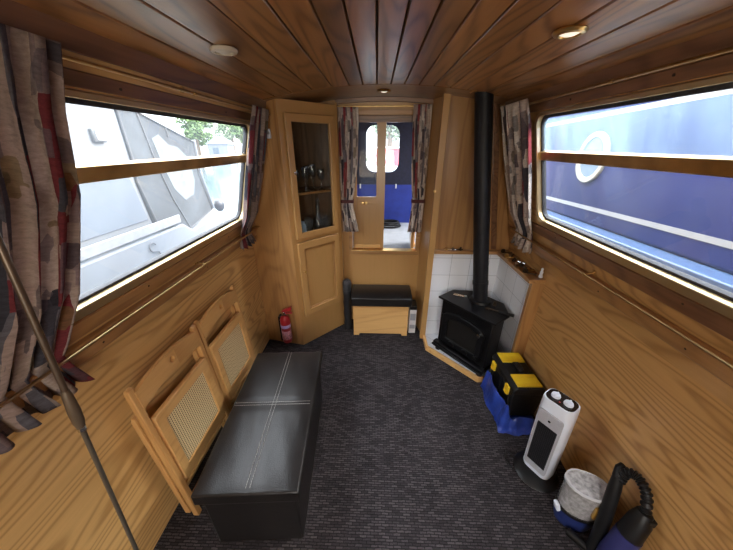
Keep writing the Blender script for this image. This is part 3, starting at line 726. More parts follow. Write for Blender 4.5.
# ------------------------------------------------------------------ curtains
def curtain(name, prof, folds, amp, label, cat_group, fn, uvs=(1, 1), parts=None, phase=0, nu=96, seed=0):
    """prof rows: (u-left, u-right, z, offset, amplitude factor)"""
    bm = NB(); uvl = bm.loops.layers.uv.verify()
    rows = []
    nv = len(prof)
    sub = 5; full = []
    for k in range(nv-1):
        for s in range(sub):
            t = s/sub; full.append([a+(b-a)*t for a, b in zip(prof[k], prof[k+1])])
    full.append(list(prof[-1]))
    rnd = random.Random(seed); ph = [rnd.uniform(0, 6.28) for _ in range(4)]
    for l, r, z, d, af in full:
        row = []
        for i in range(nu+1):
            u = i/nu
            w = math.sin(2*math.pi*folds*u + phase + .5*math.sin(3*u+ph[0]) + .35*math.sin(z*5+ph[1])) + .35*math.sin(2*math.pi*folds*1.73*u+ph[2]+z*2.0)
            uu = u + .012*math.sin(2*math.pi*folds*u*2+ph[3]+z*3)
            row.append((bm.verts.new(fn(l+(r-l)*uu, z, d + amp*af*w)), (u*uvs[0], z*uvs[1])))
        rows.append(row)
    for a, b in zip(rows, rows[1:]):
        for i in range(nu):
            q = (a[i], a[i+1], b[i+1], b[i]); f = bm.faces.new([x[0] for x in q])
            for lp, x in zip(f.loops, q): lp[uvl].uv = x[1]
    return bm
def mkcurtain(bm, name, parent, m=None):
    bmesh.ops.recalc_face_normals(bm, faces=bm.faces[:])
    o = finish(name, bm, m or fabric_m, parent)
    s = o.modifiers.new('thick', 'SOLIDIFY'); s.thickness = .002
    return o
CG = 'patterned curtains'
c1 = thing('curtain', 'large patchwork curtain at the near end of the left window', 'curtain', lw(.55, .94, .05), group=CG)
b1 = curtain('cloth', ((.20,.690,1.805,.060,.5),(.20,.686,1.74,.054,.8),(.20,.686,1.68,.046,.9),(.19,.690,1.5,.042,1),(.17,.640,1.25,.040,1),(.15,.602,1.10,.024,.6),(.145,.592,1.065,.019,.4),(.145,.600,1.03,.024,.6),(.13,.625,.955,.045,1.2)), 9, .016, '', '', lw, (1.3, 1), phase=1.2, nu=190, seed=3)
mkcurtain(b1, 'cloth', c1)
c2 = thing('curtain', 'patchwork curtain at the far end of the left window beside the cabinet', 'curtain', lw(1.86, 1.0, .05), group=CG)
mkcurtain(curtain('cloth', ((1.67,1.880,1.805,.060,.6),(1.67,1.880,1.72,.058,1),(1.68,1.885,1.45,.058,1.2),(1.71,1.905,1.2,.052,1.1),(1.74,1.91,1.075,.022,.5),(1.74,1.91,1.04,.026,.7),(1.70,1.93,.985,.055,1.2)), 4.5, .015, '', '', lw, (.62,1), phase=.4, nu=80, seed=9), 'cloth', c2)
fabric_lit = fabric(True)  # brightened version of the same cloth for the right and bow curtains
c3 = thing('curtain', 'patchwork curtain at the far end of the right window beside the flue', 'curtain', rw(1.80, 1.0, .05), group=CG)
mkcurtain(curtain('cloth', ((1.64,2.0,1.825,.064,.6),(1.64,2.0,1.72,.058,1),(1.655,2.0,1.45,.052,1),(1.70,1.985,1.2,.042,.9),(1.72,1.965,1.085,.020,.5),(1.72,1.965,1.05,.024,.7),(1.70,1.985,.985,.05,1.3)), 4.5, .015, '', '', rw, (.65,1), phase=2.4, nu=80, seed=14), 'cloth', c3, fabric_lit)
fy = lambda x, z, d: V(x, YF-.018-d, z)
for lab, pr, tie, seed in (('narrow patchwork curtain tied back left of the bow doorway', ((-.287,-.140,1.848,.04,.6),(-.287,-.138,1.75,.042,1),(-.286,-.150,1.45,.040,1),(-.286,-.180,1.24,.034,.7),(-.285,-.195,1.18,.028,.4),(-.285,-.185,1.12,.034,.7),(-.275,-.145,.93,.044,1.1)), (-.290,-.188,1.18), 21),
                           ('narrow patchwork curtain tied back right of the bow doorway', ((.255,.388,1.862,.04,.6),(.255,.390,1.75,.042,1),(.268,.392,1.45,.040,1),(.285,.39,1.25,.034,.7),(.298,.39,1.18,.028,.4),(.288,.39,1.12,.034,.7),(.268,.385,.93,.044,1.0)), (.290,.392,1.185), 27)):
    t = thing('curtain', lab, 'curtain', fy((pr[0][0]+pr[0][1])/2, pr[-1][2], .03), group=CG)
    mkcurtain(curtain('cloth', pr, 3.5, .010, '', '', fy, (.45, 1), phase=seed, nu=60, seed=seed), 'cloth', t, fabric_lit)
    bm = NB(); a, b, z = tie
    ring(bm, rr(a-.004, b+.004, .004, .052, .02, 4), rr(a, b, .008, .048, .018, 4), lambda p_, q_, d: V(p_, YF-.012-q_, d), z-.012, z+.014)
    finish('tieback', bm, fabric_m if False else plain('dark_red_tieback', (.10,.03,.03), .8, 0, .4, 40), t)

# curtain rods
def rod(name, label, f, n, y0, y1, z, ys, d=.046):
    t = thing(name, label, 'curtain rod', f((y0+y1)/2, z, d), group='brass curtain rods')
    bm = NB(); tube(bm, [f(y0, z, d), f((y0+y1)/2, z, d), f(y1, z, d)], .0048, 10); finish('rail', bm, brass_rod, t)
    for y in ys:
        bm = NB(); box(bm, -.008, .008, -.010, .010, -.001, .004, axisM(f(y, z, .0015), n)); tube(bm, (f(y, z, 0), f(y, z, d+.002)), .004, 8); lathe(bm, ((.007,-.006),(.007,.006)), axisM(f(y, z, d), (0,1,0)), 10)
        finish('bracket', bm, brass_dk, t)
rod('curtain_rod', 'brass rod above the left window', lw, nl, -.3, 2.0, 1.782, (.22, 1.18, 1.99))
rod('curtain_rod', 'brass rod below the left window holding the curtain hems', lw, nl, -.3, 1.99, 1.064, (.1, 1.28, 1.98))
rod('curtain_rod', 'brass rod above the right window', rw, nr, -.3, 1.96, 1.800, (.2, 1.12, 1.95))
rod('curtain_rod', 'brass rod below the right window holding the curtain hem', rw, nr, -.3, 1.98, 1.072, (.2, 1.20, 1.97))
t = thing('curtain_rod', 'brass rod across the top of the bow doorway', 'curtain rod', (.05, YF-.04, 1.855), group='brass curtain rods')
bm = NB(); tube(bm, (V(-.295,YF-.045,1.853), V(.39,YF-.045,1.853)), .0045, 10); finish('rail', bm, brass, t)
for x in (-.20, .30):
    bm = NB(); tube(bm, (V(x,YF-.001,1.853), V(x,YF-.047,1.853)), .004, 8); finish('bracket', bm, brass_dk, t)
bm = NB(); lathe(bm, ((.010,0),(.010,.003),(.004,.005),(.004,.016),(.009,.020),(0,.024)), axisM((.418, 2.10-.0155, 1.30), (-.2,-1,0)), 12)
tag(finish('wall_hook', bm, brass), 'small brass hook on the post right of the bow curtain', 'hook')

# ------------------------------------------------------------------ ceiling lights
def downlight(label, x, y, mat, lens_mat):
    t = thing('ceiling_light', label, 'light', (x, y, zc(x)), (math.pi, 0, 0), group='small round ceiling lights')
    bm = NB(); lathe(bm, ((.024,0),(.041,0),(.043,.004),(.038,.010),(.028,.012),(.024,.006)), None, 28); finish('bezel', bm, mat, t, local=True)
    bm = NB(); lathe(bm, ((0,.0),(.027,.001),(.026,.007),(.014,.012),(0,.013)), None, 24); finish('diffuser', bm, lens_mat, t, local=True)
    return t
downlight('cream domed ceiling light on the left ceiling boards', -.489, 1.087, cream_pl, plain('cream_dome', (.62,.55,.45), .4))
downlight('brass rimmed ceiling light on the right ceiling boards', .52, .987, brass, bulb_m)
downlight('small brass ceiling light in front of the bow doorway', .039, 2.10, brass, bulb_m)

# ------------------------------------------------------------------ pole in the left foreground
P0, P1 = V(-.62, .42, 1.46), V(-.712, .392, .45)
dv = (P0-P1); base = P1 - dv*(P1.z/dv.z); topp = base + dv*(1.85/dv.z)
t = thing('pole', 'slim dark telescopic pole leaning in the left foreground by the big curtain', 'pole', base)
def pz(z): return base + dv*(z/dv.z)
bm = NB(); tube(bm, (pz(.01), pz(1.03)), .0052, 14); finish('lower_tube', bm, plain('dark_grey_metal', (.26,.245,.21), .35, .85), t)
bm = NB(); tube(bm, [pz(q) for q in (1.02,1.04,1.07,1.115,1.13)], [.007,.0105,.0112,.009,.0065], 16); finish('locking_collar', bm, plain('bronze_grip', (.17,.135,.10), .4, .6), t)
bm = NB(); tube(bm, [pz(q) for q in (1.012,1.022)], .0078, 16); finish('ring', bm, chrome, t)
bm = NB(); tube(bm, (pz(1.125), pz(1.85)), .0058, 14); finish('upper_tube', bm, plain('bronze_tube', (.15,.115,.09), .4, .7), t)
bm = NB(); tube(bm, (pz(0.006), pz(.04)), [.012,.010], 14); finish('rubber_foot', bm, black, t)

# ------------------------------------------------------------------ toolbox on blue bag
TB = V(.932, 1.416, .038)
tbx = thing('toolbox', 'black toolbox with yellow lid organisers beside the stove', 'toolbox', TB, (0, 0, R(1.5)))
w_, l_, h_ = .096, .158, .250
bm = NB(); hexa(bm, [V(-w_+.012,-l_+.012,0), V(w_-.012,-l_+.012,0), V(w_-.012,l_-.012,0), V(-w_+.012,l_-.012,0), V(-w_,-l_,.19), V(w_,-l_,.19), V(w_,l_,.19), V(-w_,l_,.19)])
for y in (-.12, 0, .12): box(bm, -w_-.002, -w_+.01, y-.006, y+.006, .01, .18)
finish('tray', bm, black, tbx, .008, local=True, seg=3)
bm = NB(); prism(bm, ((-w_-.003,.192),(w_+.003,.192),(w_+.003,.225),(w_-.018,h_),(-w_+.018,h_),(-w_-.003,.225)), lambda a, b, d: V(a, d, b), -l_-.003, l_+.003); ldd = finish('lid', bm, black, tbx, .008, local=True, seg=3)
for y0, y1 in ((.060, .150), (-.150, -.050)):
    bm = NB(); box(bm, -w_+.022, w_-.022, y0, y1, h_-.002, h_+.007)
    for k in range(2): box(bm, -w_+.03, w_-.03, y0+.02+k*(y1-y0-.05), y0+.024+k*(y1-y0-.05), h_+.007, h_+.009)
    finish('organiser_lid', bm, yellow_pl, ldd, .003, local=True)
bm = NB(); prism(bm, ((-.045,h_+.001),(-.045,h_+.016),(-.025,h_+.026),(.025,h_+.026),(.045,h_+.016),(.045,h_+.001),(.030,h_+.001),(.024,h_+.012),(-.024,h_+.012),(-.030,h_+.001)), lambda a, b, d: V(d, a+.006, b), -.018, .018); finish('handle', bm, black, tbx, .004, local=True)
for y in (-.10, .10):
    bm = NB(); box(bm, -w_-.016, -w_-.001, y-.022, y+.022, .155, .215); box(bm, -w_-.022, -w_-.014, y-.016, y+.016, .158, .172); finish('latch', bm, yellow_pl, tbx, .004, local=True)

# crumpled blue plastic bag under and beside the toolbox
bm = NB(); nu, nv = 46, 60; vs = {}
for i in range(nu+1):
    for j in range(nv+1):
        x = .768+.257*i/nu; y = 1.165+.375*j/nv
        # edges crumpled
        ex = noise.noise(V(x*11, y*11, 1.3))*.020; ey = noise.noise(V(x*11, y*11, 7.7))*.020
        dx = max(0, .825-x); dy = max(0, 1.238-y)
        near = math.exp(-((x-.775)/.036)**2) if y > 1.13 else 0
        h = .004
        if x < .825: h += .150*math.exp(-((x-.800)/.016)**2)*min(1, max(0, (y-1.18)/.06))
        if y < 1.238: h += .065*math.exp(-((y-1.215)/.018)**2)*min(1, max(0, (x-.77)/.03))*min(1, max(0, (1.02-x)/.04))
        if dx > 0 or dy > 0: h += .030*abs(noise.noise(V(x*16, y*16, 3)))*(1.0 if h > .02 else .5) + .012*abs(noise.noise(V(x*40, y*40, 5)))
        ins = (.824 < x) and (y > 1.24)
        vs[i, j] = bm.verts.new((x+(0 if ins else ex), y+(0 if ins else ey), .014 if ins else max(.004, h)))
for i in range(nu):
    for j in range(nv): bm.faces.new((vs[i,j], vs[i+1,j], vs[i+1,j+1], vs[i,j+1]))
o = finish('plastic_bag', bm, bag_m); tag(o, 'crumpled blue plastic bag under the toolbox', 'bag')
s = o.modifiers.new('thick', 'SOLIDIFY'); s.thickness = .0015

# ------------------------------------------------------------------ fan heater
H0 = V(.880, .958, 0)
ht = thing('fan_heater', 'white upright ceramic fan heater with black top controls on the carpet', 'heater', H0, (0, 0, R(-57))); ht.scale = (1, 1, 1.12)
def sect(s, zz, lean=0): return [V(p[0]*s, p[1]*s+lean, zz) for p in rr(-.070, .070, -.050, .050, .034, 6)]
bm = NB(); loops = []
for zz, s, ln in ((.028,.93,.0),(.04,.98,0),(.25,1.0,.004),(.44,.99,.008),(.478,.97,.010),(.492,.94,.011)):
    loops.append([bm.verts.new(q) for q in sect(s, zz, ln)])
for a, b in zip(loops, loops[1:]):
    for k in range(len(a)):
        j = (k+1) % len(a); bm.faces.new((a[k], a[j], b[j], b[k]))
bm.faces.new(loops[0]); bm.faces.new(loops[-1]); finish('housing', bm, white_pl, ht, local=True)
bm = NB(); prism(bm, [(p[0]*.86, p[1]*.86+.011) for p in rr(-.070,.070,-.050,.050,.034,6)], XYZ, .490, .4945); finish('control_panel', bm, plain('gloss_black', (.012,.012,.014), .12), ht, local=True)
for x in (-.026, .028):
    bm = NB(); lathe(bm, ((.019,.4945),(.0195,.498),(.017,.506),(.009,.507),(0,.507)), Matrix.Translation((x, .008, 0)), 20); box(bm, x-.003, x+.003, -.008, .024, .506, .511); finish('control_knob', bm, white_pl, ht, local=True)
bm = NB(); lathe(bm, ((.0035,.4945),(.003,.496),(0,.4965)), Matrix.Translation((.001, -.012, 0)), 10); finish('indicator', bm, red_pl, ht, local=True)
bm = NB(); ring(bm, rr(-.054,.054,.060,.435,.014,4), rr(-.044,.044,.095,.362,.004,4), lambda a, b, d: V(a, -.0500-d+.003*(b-.04)/.4, b), -.004, .004); finish('grille_surround', bm, plain('silver_grille', (.50,.51,.56), .4, .2, .06, 160), ht, local=True)
bm = NB(); box(bm, -.045, .045, -.0512, -.044, .093, .364)
for k in range(11): box(bm, -.040+k*.008-.0008, -.040+k*.008+.0008, -.0525, -.0505, .097, .360)
finish('grille', bm, plain('dark_grille', (.022,.022,.026), .4, .3), ht, local=True)
bm = NB(); lathe(bm, ((.006,0),(.006,.003),(0,.004)), axisM((0,-.0495,.395),(0,-1,0)), 12); finish('lens', bm, black, ht, local=True)
bm = NB(); lathe(bm, ((0,0),(.104,0),(.108,.006),(.100,.014),(.05,.028),(0,.028)), Matrix.Translation((0,.0,0)), 36, 0, 1, 1); finish('round_base', bm, black, ht, local=True)
bm = NB(); tube(bm, [V(.80,1.03,.006), V(.765,1.06,.006), V(.745,1.02,.006), V(.76,.965,.006), V(.79,.945,.006), V(.80,.95,.006)], .004, 8); finish('power_cable', bm, black, None); bpy.data.objects['power_cable'].parent = ht
pc = bpy.data.objects['power_cable']; pc.matrix_parent_inverse = (Matrix.Translation(H0) @ Matrix.Rotation(R(-57), 4, 'Z')).inverted()

for c in ht.children:
    if not c.name.startswith(('round_base', 'power_cable')):
        for v in c.data.vertices: v.co.y -= .115*max(0, v.co.z-.028)-.012
# ------------------------------------------------------------------ handheld vacuum
V0 = V(.935, .745, 0)
vc = thing('vacuum_cleaner', 'blue handheld vacuum cleaner with clear dust bin and ribbed black hose', 'vacuum cleaner', V0)
def leaf(cx, cy, L, Wd, ang, s=1):
    pts = []
    for k in range(20):
        t = 2*math.pi*k/20; c_, s_ = math.cos(t), math.sin(t)
        x = L/2*math.copysign(abs(c_)**.8, c_); y = Wd/2*math.copysign(abs(s_)**1.15, s_)
        pts.append((cx + s*(x*math.cos(ang)-y*math.sin(ang)), cy + s*(x*math.sin(ang)+y*math.cos(ang))))
    return pts
LA = R(-22)
def loft(bm, secs, mi=0):
    ls = [[bm.verts.new(V(p[0], p[1], z)) for p in pts] for pts, z in secs]
    for a, b in zip(ls, ls[1:]):
        for k in range(len(a)):
            j = (k+1) % len(a); bm.faces.new((a[k], a[j], b[j], b[k])).material_index = mi
    bm.faces.new(ls[0]).material_index = mi; bm.faces.new(ls[-1]).material_index = mi
bm = NB(); loft(bm, ((leaf(V0.x,V0.y,.17,.115,LA,.80),.0), (leaf(V0.x,V0.y,.17,.115,LA,.92),.04), (leaf(V0.x,V0.y,.17,.115,LA,.96),.088), (leaf(V0.x,V0.y,.17,.115,LA,.94),.094))); finish('motor_base', bm, blue_pl, vc)
bm = NB(); loft(bm, ((leaf(V0.x,V0.y,.17,.115,LA,.99),.091), (leaf(V0.x,V0.y,.17,.115,LA,1.0),.102))); finish('seal_rim', bm, black, vc)
bm = NB(); loft(bm, ((leaf(V0.x,V0.y,.17,.115,LA,.93),.102), (leaf(V0.x,V0.y,.17,.115,LA,.99),.265))); finish('dust_bin', bm, bin_clear, vc)
bm = NB(); loft(bm, ((leaf(V0.x,V0.y,.17,.115,LA,.86),.104), (leaf(V0.x,V0.y,.17,.115,LA,.91),.20), (leaf(V0.x,V0.y,.17,.115,LA,.90),.262))); finish('collected_dust', bm, dust, vc)
bm = NB(); ring(bm, leaf(V0.x,V0.y,.17,.115,LA,1.05), leaf(V0.x,V0.y,.17,.115,LA,.97), XYZ, .262, .274); finish('bin_rim', bm, plain('frosted_rim', (.60,.61,.64), .35), vc)
bm = NB(); prism(bm, leaf(V0.x,V0.y,.17,.115,LA,.97), XYZ, .263, .269); finish('filter', bm, plain('dirty_filter', (.42,.42,.43), .9, 0, .45, 50, .4), vc)
M = Matrix.Translation((V0.x-.082, V0.y+.006, .10)) @ Matrix.Rotation(R(-18), 4, 'Y')
bm = NB(); box(bm, -.012, .006, -.014, .014, -.025, .025, M); finish('release_button', bm, white_pl, vc, .005)
M = Matrix.Translation((V0.x+.012, V0.y-.066, .185)) @ Matrix.Rotation(R(-22), 4, 'Z')
bm = NB(); box(bm, -.010, .010, -.008, .012, -.03, .034, M); finish('amber_latch', bm, plain('amber_plastic', (.42,.24,.05), .35), vc, .003)
# wand handle, hose and body
bm = NB(); tube(bm, (V(.935,.615,.01), V(.955,.655,.22), V(.968,.690,.36), V(.975,.705,.41)), [.022,.024,.022,.018], 14); tube(bm, (V(.975,.705,.405), V(.985,.722,.435), V(1.0,.726,.440)), [.019,.016,.014], 12); finish('wand', bm, black, vc)
bm = NB(); pts = []; rs = []
P = [V(.978,.695,.400), V(.992,.698,.445), V(1.008,.672,.455), V(1.014,.632,.430), V(1.010,.602,.365)]
for k in range(61):
    t = k/60*(len(P)-1); i = min(int(t), len(P)-2); u = t-i
    a = P[max(i-1,0)]; b = P[i]; c = P[i+1]; d = P[min(i+2, len(P)-1)]
    pts.append(.5*((2*b)+(c-a)*u+(2*a-5*b+4*c-d)*u*u+(3*b-a-3*c+d)*u**3)); rs.append(.0185 if k % 4 < 2 else .0140)
tube(bm, pts, rs, 14); finish('ribbed_hose', bm, black, vc)
bm = NB(); tube(bm, (V(1.010,.604,.37), V(1.0,.596,.33), V(.985,.588,.25)), [.024,.036,.040], 18); box(bm, 1.0, 1.03, .57, .60, .335, .365); finish('hose_connector', bm, black, vc, .003)
bm = NB(); tube(bm, (V(.985,.588,.252), V(.960,.575,.12), V(.945,.565,.0125)), [.041,.044,.038], 20); finish('motor_body', bm, indigo_pl, vc)
bm = NB(); tube(bm, (V(.885,.69,.02), V(.935,.62,.03), V(.945,.57,.03)), .018, 10); finish('link_tube', bm, black, vc)

# ------------------------------------------------------------------ outside: bow deck and cratch
gel = plain('white_gelcoat', (.125,.137,.158), .35, 0, .03, 3)
navy = plain('navy_canvas', (.012,.014,.035), .8, 0, .3, 30, .2); royal = plain('royal_blue_canvas', (.014,.034,.26), .7, 0, .15, 12, .2)
deck_m = plain('grey_deck_paint', (.21,.22,.24), .6, 0, .12, 12)
tn += 1; bm = NB(); box(bm, -.75, .85, YF+.032, 3.62, .66, .715); struct(finish('floor_bow_deck', bm, deck_m))
t = thing('bow_cover', 'navy and royal blue canvas cover with rounded clear window over the bow deck', 'boat cover', (.05, 3.5, .715))
bm = NB(); fc = lambda a, b, d: V(a, 3.5+d, b)
ring(bm, rr(-.72, .82, 1.165, 2.02, .002), rr(-.122, .252, 1.312, 1.800, .10), fc, 0, .012); finish('front_panel', bm, navy, t, smooth=False)
bm = NB(); prism(bm, rr(-.14, .27, 1.295, 1.82, .11), fc, .013, .015); finish('clear_window', bm, glass_m, t, smooth=False)
bm = NB(); box(bm, -.72, .82, 3.485, 3.497, .715, 1.17); finish('lower_panel', bm, royal, t)
bm = NB(); box(bm, -.735, -.722, YF+.10, 3.5, .715, 1.17); box(bm, -.735, -.722, YF+.10, 3.5, 1.17, 2.0, None, 1); finish('side_panel', bm, [royal, navy], t)
bm = NB(); box(bm, -.735, .835, YF+.06, 3.52, 2.02, 2.032); finish('top_panel', bm, navy, t)
for x0, x1, z0, z1 in ((.0,.035,1.1,1.19),(-.20,-.185,1.13,1.18),(.225,.24,1.13,1.18)):
    bm = NB(); box(bm, x0, x1, 3.47, 3.485, z0, z1); finish('strap', bm, paper, t, .002)
bm = NB()
for k in range(3):
    pts = [V(.16+(.13-.012*k)*math.cos(q/24*6.283), 3.30+(.10-.01*k)*math.sin(q/24*6.283), .727+.022*k) for q in range(25)]
    tube(bm, pts, .011, 8)
tube(bm, (V(.05,3.30,.728), V(-.02,3.25,.727), V(.02,3.15,.727)), .011, 8)
tag(finish('mooring_rope', bm, black), 'coil of black rope lying on the grey bow deck', 'rope')

# ------------------------------------------------------------------ outside: water, white cruiser, blue boat, trees
bm = NB(); s = 60; f = bm.faces.new([bm.verts.new(q) for q in ((-s,-s,-.3),(s,-s,-.3),(s,s,-.3),(-s,s,-.3))]); o = finish('water', bm, water_m, smooth=False); o['kind'] = 'structure'

XC = -2.3
cr = thing('cruiser_boat', 'white cruiser with grey canvas canopy moored outside the left window', 'boat', (-3.1, 2.2, -.3))
sd = lambda a, b, d: V(XC-d, a, b)
bm = NB(); prism(bm, ((-1.0,-.3),(3.9,-.3),(4.20,.60),(3.9,.70),(3.3,.655),(3.15,.765),(-1.0,.765)), sd, -.05, 1.7); finish('hull', bm, gel, cr, .02)
bm = NB(); wbox(bm, lambda y, z, d: V(XC+.05+d, y, z), -1.0, 3.1, .795, .885, 0, .02); finish('rubbing_band', bm, plain('white_band', (.165,.172,.185), .4), cr, .008)
bm = NB(); prism(bm, ((-1.0,.765),(2.79,.765),(2.735,1.287),(2.76,1.42),(2.77,1.86),(2.70,2.25),(-1.0,2.35)), sd, 0, 1.6); finish('cabin', bm, plain('cabin_white', (.12,.127,.138), .35, 0, .03, 3), cr, .03)
bm = NB(); prism(bm, ((-.6,.915),(2.72,.915),(2.665,1.30),(2.60,1.43),(-.6,1.43)), lambda a, b, d: V(XC+d, a, b), .001, .008); finish('side_panel', bm, plain('bluish_panel', (.092,.106,.128), .25, 0, .04, 2), cr, .004)
canv = plain('grey_canvas', (.031,.035,.041), .85, 0, .18, 8, .3)
cp = ((2.772,1.86),(2.766,1.42),(2.737,1.287),(2.833,.79),(3.152,.775),(3.317,.665),(3.865,.784),(3.75,1.266),(3.793,1.634),(2.986,1.89),(2.80,1.98))
bm = NB(); prism(bm, cp, sd, -.006, 1.5); can = finish('canopy', bm, canv, cr)
bm = NB()
for pth in (((2.77,1.98),(2.766,1.42),(2.737,1.287),(2.833,.79),(3.152,.775),(3.317,.665),(3.865,.784),(3.74,1.266),(3.793,1.634),(2.986,1.89)), ((2.986,1.89),(3.053,1.412),(3.152,1.05),(3.317,.665)), ((3.338,1.77),(3.345,1.68))):
    tube(bm, [V(XC+.010, a, b) for a, b in pth], .009, 6)
finish('piping', bm, plain('dark_piping', (.05,.05,.055), .6), can)
bm = NB(); prism(bm, ((3.09,1.66),(3.20,1.70),(3.32,1.60),(3.46,1.58),(3.62,1.45),(3.63,1.20),(3.55,1.04),(3.36,1.00),(3.22,1.15),(3.14,1.40)), lambda a, b, d: V(XC+.006+d, a, b), 0, .004); finish('canopy_window', bm, plain('clear_vinyl', (.115,.13,.14), .2, 0, .18, 4), can)
bm = NB(); tube(bm, [V(XC+.0, a, b) for a, b in ((3.83,1.66),(3.80,1.27),(3.92,.79))], .018, 8); finish('frame_tube', bm, gel, cr)
t2 = NB(); box(t2, XC-.001, XC+.035, 2.425, 2.535, 1.62, 1.72); bl2 = finish('cabin_light', t2, plain('grey_lamp_body', (.05,.053,.058), .5), cr, .008)
t2 = NB(); box(t2, XC+.03, XC+.042, 2.452, 2.525, 1.635, 1.705); finish('lamp_lens', t2, paper, bl2, .006)
bm = NB(); pts = [V(XC+.062, 2.60+.045*math.cos(q), .665+.045*math.sin(q)) for q in [R(k) for k in range(20, 300, 20)]] + [V(XC+.062, 2.66, .60), V(XC+.062, 2.67, .56)]
tube(bm, pts, .006, 6); finish('hull_decal', bm, plain('dark_decal', (.08,.08,.09), .4, .6), cr)  # small hook-shaped decal on the hull, built as a thin tube
bm = NB(); lathe(bm, ((0,-.02),(.05,0),(.095,.06),(.10,.14),(.07,.21),(.03,.235),(0,.24)), Matrix.Translation((XC-.05, 4.17, .70)) @ Matrix.Scale(.72, 4), 18); tag(finish('boat_fender', bm, plain('black_fender', (.02,.022,.03), .5)), 'round black fender at the end of the white cruiser', 'fender')

# blue narrowboat: local Y along boat, X away from us
BB = thing('narrowboat', 'dark blue narrowboat with white coachlines moored close outside the right window', 'boat', (1.75, 2.498, 0), (R(-3.1), 0, R(-7.2)))
bluep = plain('navy_boat_paint', (.011,.016,.080), .4, 0, .2, 1.3, spec=.15); band = plain('gunwale_sheen_blue', (.06,.10,.19), .3, 0, .05); wline = plain('white_coachline', (.26,.27,.28), .4, 0, .03)
fb_ = lambda a, b, d: V(-d, a, b)
bm = NB(); box(bm, 0, 1.5, -3.6, 6, 1.0, 2.06); finish('cabin_side', bm, bluep, BB, .02, local=True)
bm = NB(); box(bm, -.11, 1.6, -3.6, 6, -.35, .955); finish('hull', bm, bluep, BB, .01, local=True)
bm = NB(); box(bm, -.12, .02, -3.6, 6, .955, 1.0); finish('gunwale', bm, band, BB, .008, local=True)  # pale blue puts light reflecting off the gunwale into its colour
for za, zb, hh in ((1.667, 2.020, .032), (1.108, 1.108, .030)):     # the upper line climbs slowly towards the bow
    bm = NB(); hexa(bm, [V(-.004,-3.55,za), V(-.0005,-3.55,za), V(-.0005,5.9,zb), V(-.004,5.9,zb), V(-.004,-3.55,za+hh), V(-.0005,-3.55,za+hh), V(-.0005,5.9,zb+hh), V(-.004,5.9,zb+hh)]); finish('coachline', bm, wline, BB, local=True)
bm = NB(); tube(bm, (V(.06,-3.5,2.11), V(.06,5.8,2.11)), .018, 8)
for k in range(7): tube(bm, (V(.06,-3.3+1.4*k,2.055), V(.06,-3.3+1.4*k,2.11)), .012, 6)
finish('handrail', bm, wline, BB, local=True)
bm = NB(); cc = lambda r: [(-.055+1.06*r*math.cos(2*math.pi*k/36), 1.505+r*math.sin(2*math.pi*k/36)) for k in range(36)]
ring(bm, cc(.192), cc(.150), fb_, -.002, .022); ph_ = finish('porthole', bm, plain('pale_brass_rim', (.33,.32,.27), .35, .1), BB, .006, local=True)
bm = NB(); prism(bm, cc(.152), fb_, .001, .006); finish('porthole_glass', bm, plain('reflective_glass', (.12,.17,.23), .08, .2), ph_, local=True)

# trees, far cottage, red boats beyond the bow
leafm = [plain('leaf_green', (.10,.16,.05), .8, 0, .5, 4), plain('leaf_grey_green', (.17,.22,.13), .8, 0, .5, 4)]
bark = plain('bark', (.10,.07,.05), .9, 0, .3, 20)
def tree(label, x, y, h, w, m, seed):
    rnd = random.Random(seed)
    t = thing('tree', label, 'tree', (x, y, -.3), group='trees on the far bank')
    bm = NB(); tube(bm, (V(0,0,0), V(.05,0,h*.35), V(0,.05,h*.7)), [.09*w,.07*w,.03*w], 8); finish('trunk', bm, bark, t, local=True)
    bm = NB()
    blobs = [(V(rnd.gauss(0,.27)*w, rnd.gauss(0,.25)*w, h*(.36+.55*rnd.random())), w*rnd.uniform(.16,.34)) for _ in range(16)]
    for c, r in blobs:
        for _ in range(170):
            d = V(rnd.gauss(0,1), rnd.gauss(0,1), rnd.gauss(0,1)).normalized()*r*rnd.uniform(.55,1.05)
            p = c+d; s = .058*w
            a = V(rnd.gauss(0,1), rnd.gauss(0,1), rnd.gauss(0,1)).normalized(); b = a.cross(V(rnd.gauss(0,1), rnd.gauss(0,1), rnd.gauss(0,1))).normalized()
            bm.faces.new([bm.verts.new(p+a*s), bm.verts.new(p+b*s*.7), bm.verts.new(p-a*s), bm.verts.new(p-b*s*.7)])
    finish('crown', bm, m, t, local=True, smooth=False)
tree('broad green tree on the far bank beside the white canopy', -25.5, 43.0, 6.6, 3.4, leafm[0], 1)
tree('greyish green tree in the middle of the far bank', -26.5, 56, 7.2, 3.6, leafm[1], 2)
tree('green tree at the right edge of the left window view', -17.6, 43.0, 5.2, 3.0, leafm[0], 3)
tree('pale grey green tree seen through the bow cover window', 1.6, 40, 8.0, 4.4, leafm[1], 4)
tree('green tree seen at the left side of the bow cover window', -7.4, 48, 7.5, 4.0, leafm[1], 5)
tn += 1; bm = NB(); box(bm, -45, 15, 42.0, 50, -.35, .0); o = finish('trim_%d' % tn, bm, plain('grass_bank', (.12,.15,.08), .9, 0, .3, 3)); struct(o)
t = thing('cottage', 'small white building on the far bank below the trees', 'building', (-19.3, 37.5, -.3))
bm = NB(); box(bm, -1.2, 1.2, -.9, .9, 0, 2.0); finish('wall', bm, gel, t, local=True)
bm = NB(); prism(bm, ((-1.4,2.0),(1.4,2.0),(0,2.8)), lambda a, b, d: V(a, d, b), -1.0, 1.0); finish('roof', bm, plain('slate_roof', (.18,.21,.26), .7), t, local=True)
bm = NB(); box(bm, -.6, .1, -.93, -.90, .9, 1.6); finish('window', bm, plain('dark_pane', (.06,.08,.10), .2), t, local=True)
